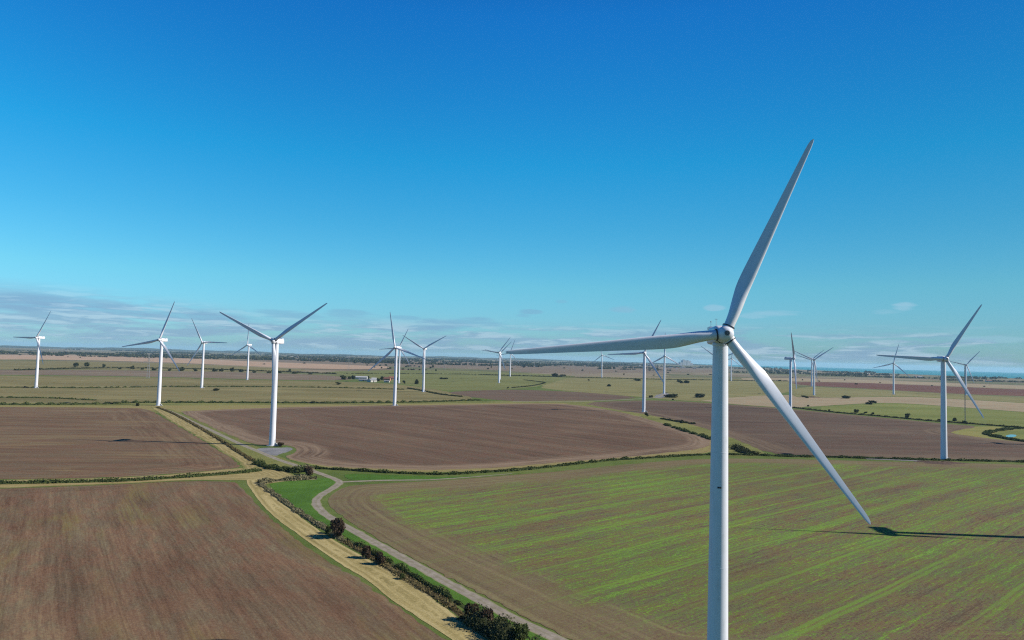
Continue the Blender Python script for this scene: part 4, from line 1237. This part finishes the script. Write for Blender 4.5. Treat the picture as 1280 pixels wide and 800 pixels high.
fb = 'buildings of the farm'
building('barn', (452, 474), 27, 13, 4.6, 2.6, 0.05, GREYW, SHEETROOF, 'long barn with a pale sheet roof at the left of the farm', 'barn', fb)
building('barn', (455, 476.5), 22, 9, 3.6, 1.8, 0.05, GREYW, GREYROOF, 'low grey roofed shed in front of the long pale barn', 'barn', fb)
building('barn', (465, 477.5), 17, 12, 4.2, 3.0, 0.9, WHITEW, GREYROOF, 'grey roofed barn with a pale gable in the middle of the farm', 'barn', fb)
building('barn', (467.5, 475.5), 11, 8, 3.8, 2.4, 0.2, GREYW, SHEETROOF, 'small pale roofed shed behind the gabled barn', 'barn', fb)
building('farmhouse', (484, 476), 15, 8, 5, 3.4, -0.1, BRICK, REDROOF, 'red roofed brick farmhouse at the right of the farm', 'house', fb)
building('farmhouse', (489, 474.5), 12, 8, 4.6, 3.2, 0.4, BRICK, REDROOF, 'second red roofed farmhouse behind the brick one', 'house', fb)
building('barn', (483.5, 478), 11, 6, 3.2, 1.5, -0.05, WHITEW, GREYROOF, 'low white walled shed in front of the red roofed farmhouse', 'barn', fb)
hs = [(61, 437.5), (95, 437.2), (102.5, 437.3), (84, 438), (120, 438), (171, 440.5), (205, 440.4), (283, 441.5), (365, 446.5), (372, 446.8), (420, 447.3), (433, 448), (438, 447.8), (510, 449.8), (600, 452.5), (742, 457), (800, 458), (838, 460.3), (846, 460.6), (852, 460.6), (868, 461), (1146, 471.8), (1150, 472), (1085, 468.6), (1236, 477.5)]
for i, (u, v) in enumerate(hs):
    k = i % 3
    building('house', (u, v), rnd.uniform(14, 34), rnd.uniform(9, 13), rnd.uniform(4.5, 6.5), rnd.uniform(3, 4), rnd.uniform(-0.5, 0.5), (WHITEW, WHITEW, BRICK)[k], (REDROOF, GREYROOF, SHEETROOF)[k],
             ('small white walled red roofed house', 'small white walled grey roofed house', 'small brick house with a pale roof')[k] + ' far off near the horizon', 'house', 'far houses near the horizon', parts=False)

ps = at(856, 456.6)
pr = empty('power_station', (ps[0], ps[1], gz(math.hypot(*ps))), 0.25)
tag(pr, 'blocky grey power station on the skyline left of the nearest tower', 'power station')
sc_ = math.hypot(*ps) / 9000
PSW = plain('weathered_concrete', (0.30, 0.31, 0.33), 0.9, 0.1, 0.02)
for (x0, x1, h0, nm) in ((-40, 12, 62, 'reactor_block'), (20, 70, 56, 'reactor_block'), (-75, -44, 36, 'turbine_hall'), (74, 100, 30, 'turbine_hall')):
    link(nm, MB().box(x0 * sc_, x1 * sc_, -30, 30, 0, h0 * sc_).mesh(nm), PSW, pr)
link('roof_house', MB().box(-26 * sc_, -4 * sc_, -18, 18, 62 * sc_ + 0.01, 72 * sc_).mesh('roof_house'), PSW, pr)
link('roof_house', MB().box(34 * sc_, 52 * sc_, -18, 18, 56 * sc_ + 0.01, 64 * sc_).mesh('roof_house'), PSW, pr)
link('chimney', MB().lathe([(3 * sc_, 0), (2.2 * sc_, 84 * sc_)], 12, off=(-52 * sc_, 34, 0)).mesh('chimney', True, 40), PSW, pr)


# ------------------------------------------------------------------ light, sky, air
SUN_EL = math.radians(33.5)
sv = Vector((1.0, -0.055, 0)).normalized() * math.cos(SUN_EL); sv.z = math.sin(SUN_EL)
sun = bpy.data.lights.new('sun', 'SUN'); sun.energy = 5.0; sun.angle = math.radians(0.5); sun.color = (1.0, 0.93, 0.82)
so = bpy.data.objects.new('sun', sun); COL.objects.link(so)
so.rotation_euler = sv.to_track_quat('Z', 'Y').to_euler()
so.location = (300, 0, 300)

w = bpy.data.worlds.new('World'); SC.world = w; w.use_nodes = True
g = G(w.node_tree)
bg = g.n['Background']
sky = g.node('ShaderNodeTexSky', sky_type='NISHITA')
sky.sun_disc = False; sky.sun_elevation = SUN_EL; sky.sun_rotation = math.atan2(sv.x, sv.y)
sky.altitude = 0; sky.air_density = 1.0; sky.dust_density = 0.4; sky.ozone_density = 2.0
dirv = g.node('ShaderNodeTexCoord').outputs['Generated']
dx, dy, dz = g.sep(dirv)
SKYT = [(0.0, (0.50, 0.95, 1.48)), (0.05, (0.49, 1.04, 1.46)), (0.10, (0.45, 1.16, 1.40)), (0.18, (0.27, 1.16, 1.48)), (0.27, (0.11, 1.18, 1.62)), (0.45, (0.08, 0.94, 1.76)), (0.60, (0.06, 0.42, 1.20)), (1.0, (0.06, 0.30, 1.00))]
tint = g.ramp(dz, SKYT)
col = g.mix(1.0, sky.outputs[0], tint, 'MULTIPLY')
col = g.vmath('MULTIPLY', col, g.comb(*[g.math('SUBTRACT', 1.0, g.math('MULTIPLY', g.smooth(g.math('ARCTAN2', dx, dy), -0.1, 0.9), 0.42))] * 3))
# low cloud banks over the horizon: bearing and height drive a stretched noise
az = g.math('ARCTAN2', dx, dy)
cl1 = g.noise(g.comb(g.math('MULTIPLY', az, 7.0), g.math('MULTIPLY', dz, 62.0), 0.3), 1.0, 6, 0.6, 0.4)
cl2 = g.noise(g.comb(g.math('MULTIPLY', az, 16.0), g.math('MULTIPLY', dz, 150.0), 4.3), 1.0, 5, 0.6, 0.3)
side = g.math('ADD', 0.052, g.math('MULTIPLY', g.math('SUBTRACT', 1.0, g.smooth(az, -0.65, -0.25)), 0.024))
env = g.math('MULTIPLY', g.math('SUBTRACT', 1.0, g.smooth(g.math('DIVIDE', dz, side), 0.62, 1.08)), g.smooth(dz, -0.004, 0.012))
cm = g.math('ADD', g.math('MULTIPLY', cl1, 0.7), g.math('MULTIPLY', cl2, 0.3))
mask = g.math('MULTIPLY', g.smooth(cm, 0.41, 0.55), env)
lit = g.smooth(cl2, 0.48, 0.62)
ccol = g.mix(lit, (2.45, 3.75, 5.7), (4.5, 5.9, 7.4))
col = g.mix(g.math('MULTIPLY', mask, 0.66), col, ccol)
puffs = [(580, 404, 46, 6, .55), (556, 410, 26, 4, .45), (664, 390, 16, 4, .6), (655, 395, 12, 3, .5), (780, 387, 17, 4.5, .6), (610, 406, 22, 4, .5), (893, 385, 12, 4, .75), (965, 392, 32, 4, .6), (942, 395, 18, 3, .5), (1130, 384, 12, 5, .8), (1108, 390, 16, 3, .4), (1242, 424, 34, 4, .45), (702, 377, 8, 2.5, .35), (545, 402, 30, 4, .6), (598, 399, 26, 4, .6), (505, 398, 22, 3.5, .45), (432, 392, 34, 5, .5), (360, 393, 40, 6, .5), (250, 396, 60, 6, .5), (130, 386, 46, 6, .55), (40, 378, 60, 9, .55)]
pm = None
for (u, v, ru, rv, s_) in puffs:
    r_ = ray(u, v); r_ = r_ / np.linalg.norm(r_)
    a0 = math.atan2(r_[0], r_[1]); z0 = r_[2]
    ex = g.math('DIVIDE', g.math('SUBTRACT', az, a0), ru / F); ey = g.math('DIVIDE', g.math('SUBTRACT', dz, z0), rv / F)
    q = g.math('ADD', g.math('MULTIPLY', ex, ex), g.math('MULTIPLY', ey, ey))
    q = g.math('ADD', q, g.math('MULTIPLY', g.math('SUBTRACT', cl2, 0.5), 3.2))
    k = g.math('MULTIPLY', g.math('SUBTRACT', 1.0, g.smooth(q, 0.1, 1.3)), s_)
    pm = k if pm is None else g.math('MAXIMUM', pm, k)
pcol = g.mix(g.smooth(az, -0.02, 0.35), (2.0, 3.8, 5.9), (3.6, 5.9, 7.5))
col = g.mix(g.math('MULTIPLY', pm, 0.75), col, pcol)
g.put(bg.inputs['Color'], col)
bg.inputs['Strength'].default_value = 0.065

# the air itself
hb = MB().box(-33000, 33000, -33000, 33000, -72.0, 122.0).mesh('haze')
hm = bpy.data.materials.new('thin_haze'); hm.use_nodes = True
hg = G(hm.node_tree)
for n_ in list(hg.n):
    if n_.type == 'BSDF_PRINCIPLED': hg.n.remove(n_)
pv = hg.node('ShaderNodeVolumePrincipled'); pv.inputs['Color'].default_value = (0.46, 0.76, 1.0, 1); pv.inputs['Density'].default_value = 2.8e-5; pv.inputs['Anisotropy'].default_value = 0.1
hg.l.new(pv.outputs[0], hg.n['Material Output'].inputs['Volume'])
hz = link('haze', hb, hm); tag(hz, kind='stuff')

# ------------------------------------------------------------------ camera, view
cd = bpy.data.cameras.new('camera'); co = bpy.data.objects.new('camera', cd); COL.objects.link(co)
cd.sensor_width = 36.0; cd.lens = 36.0 * F / 1280.0; cd.clip_start = 1.0; cd.clip_end = 80000
m4 = Matrix(((CR[0], CU[0], -FW[0], 0), (CR[1], CU[1], -FW[1], 0), (CR[2], CU[2], -FW[2], H), (0, 0, 0, 1)))
co.matrix_world = m4
SC.camera = co
SC.view_settings.view_transform = 'Standard'; SC.view_settings.look = 'None'
SC.view_settings.exposure = 0.62; SC.view_settings.gamma = 1.0; SC.view_settings.use_curve_mapping = False
SC.cycles.use_denoising = False
SC.cycles.filter_width = 1.2
SC.cycles.max_bounces = 6; SC.cycles.diffuse_bounces = 3; SC.cycles.glossy_bounces = 3; SC.cycles.transmission_bounces = 3; SC.cycles.volume_bounces = 1
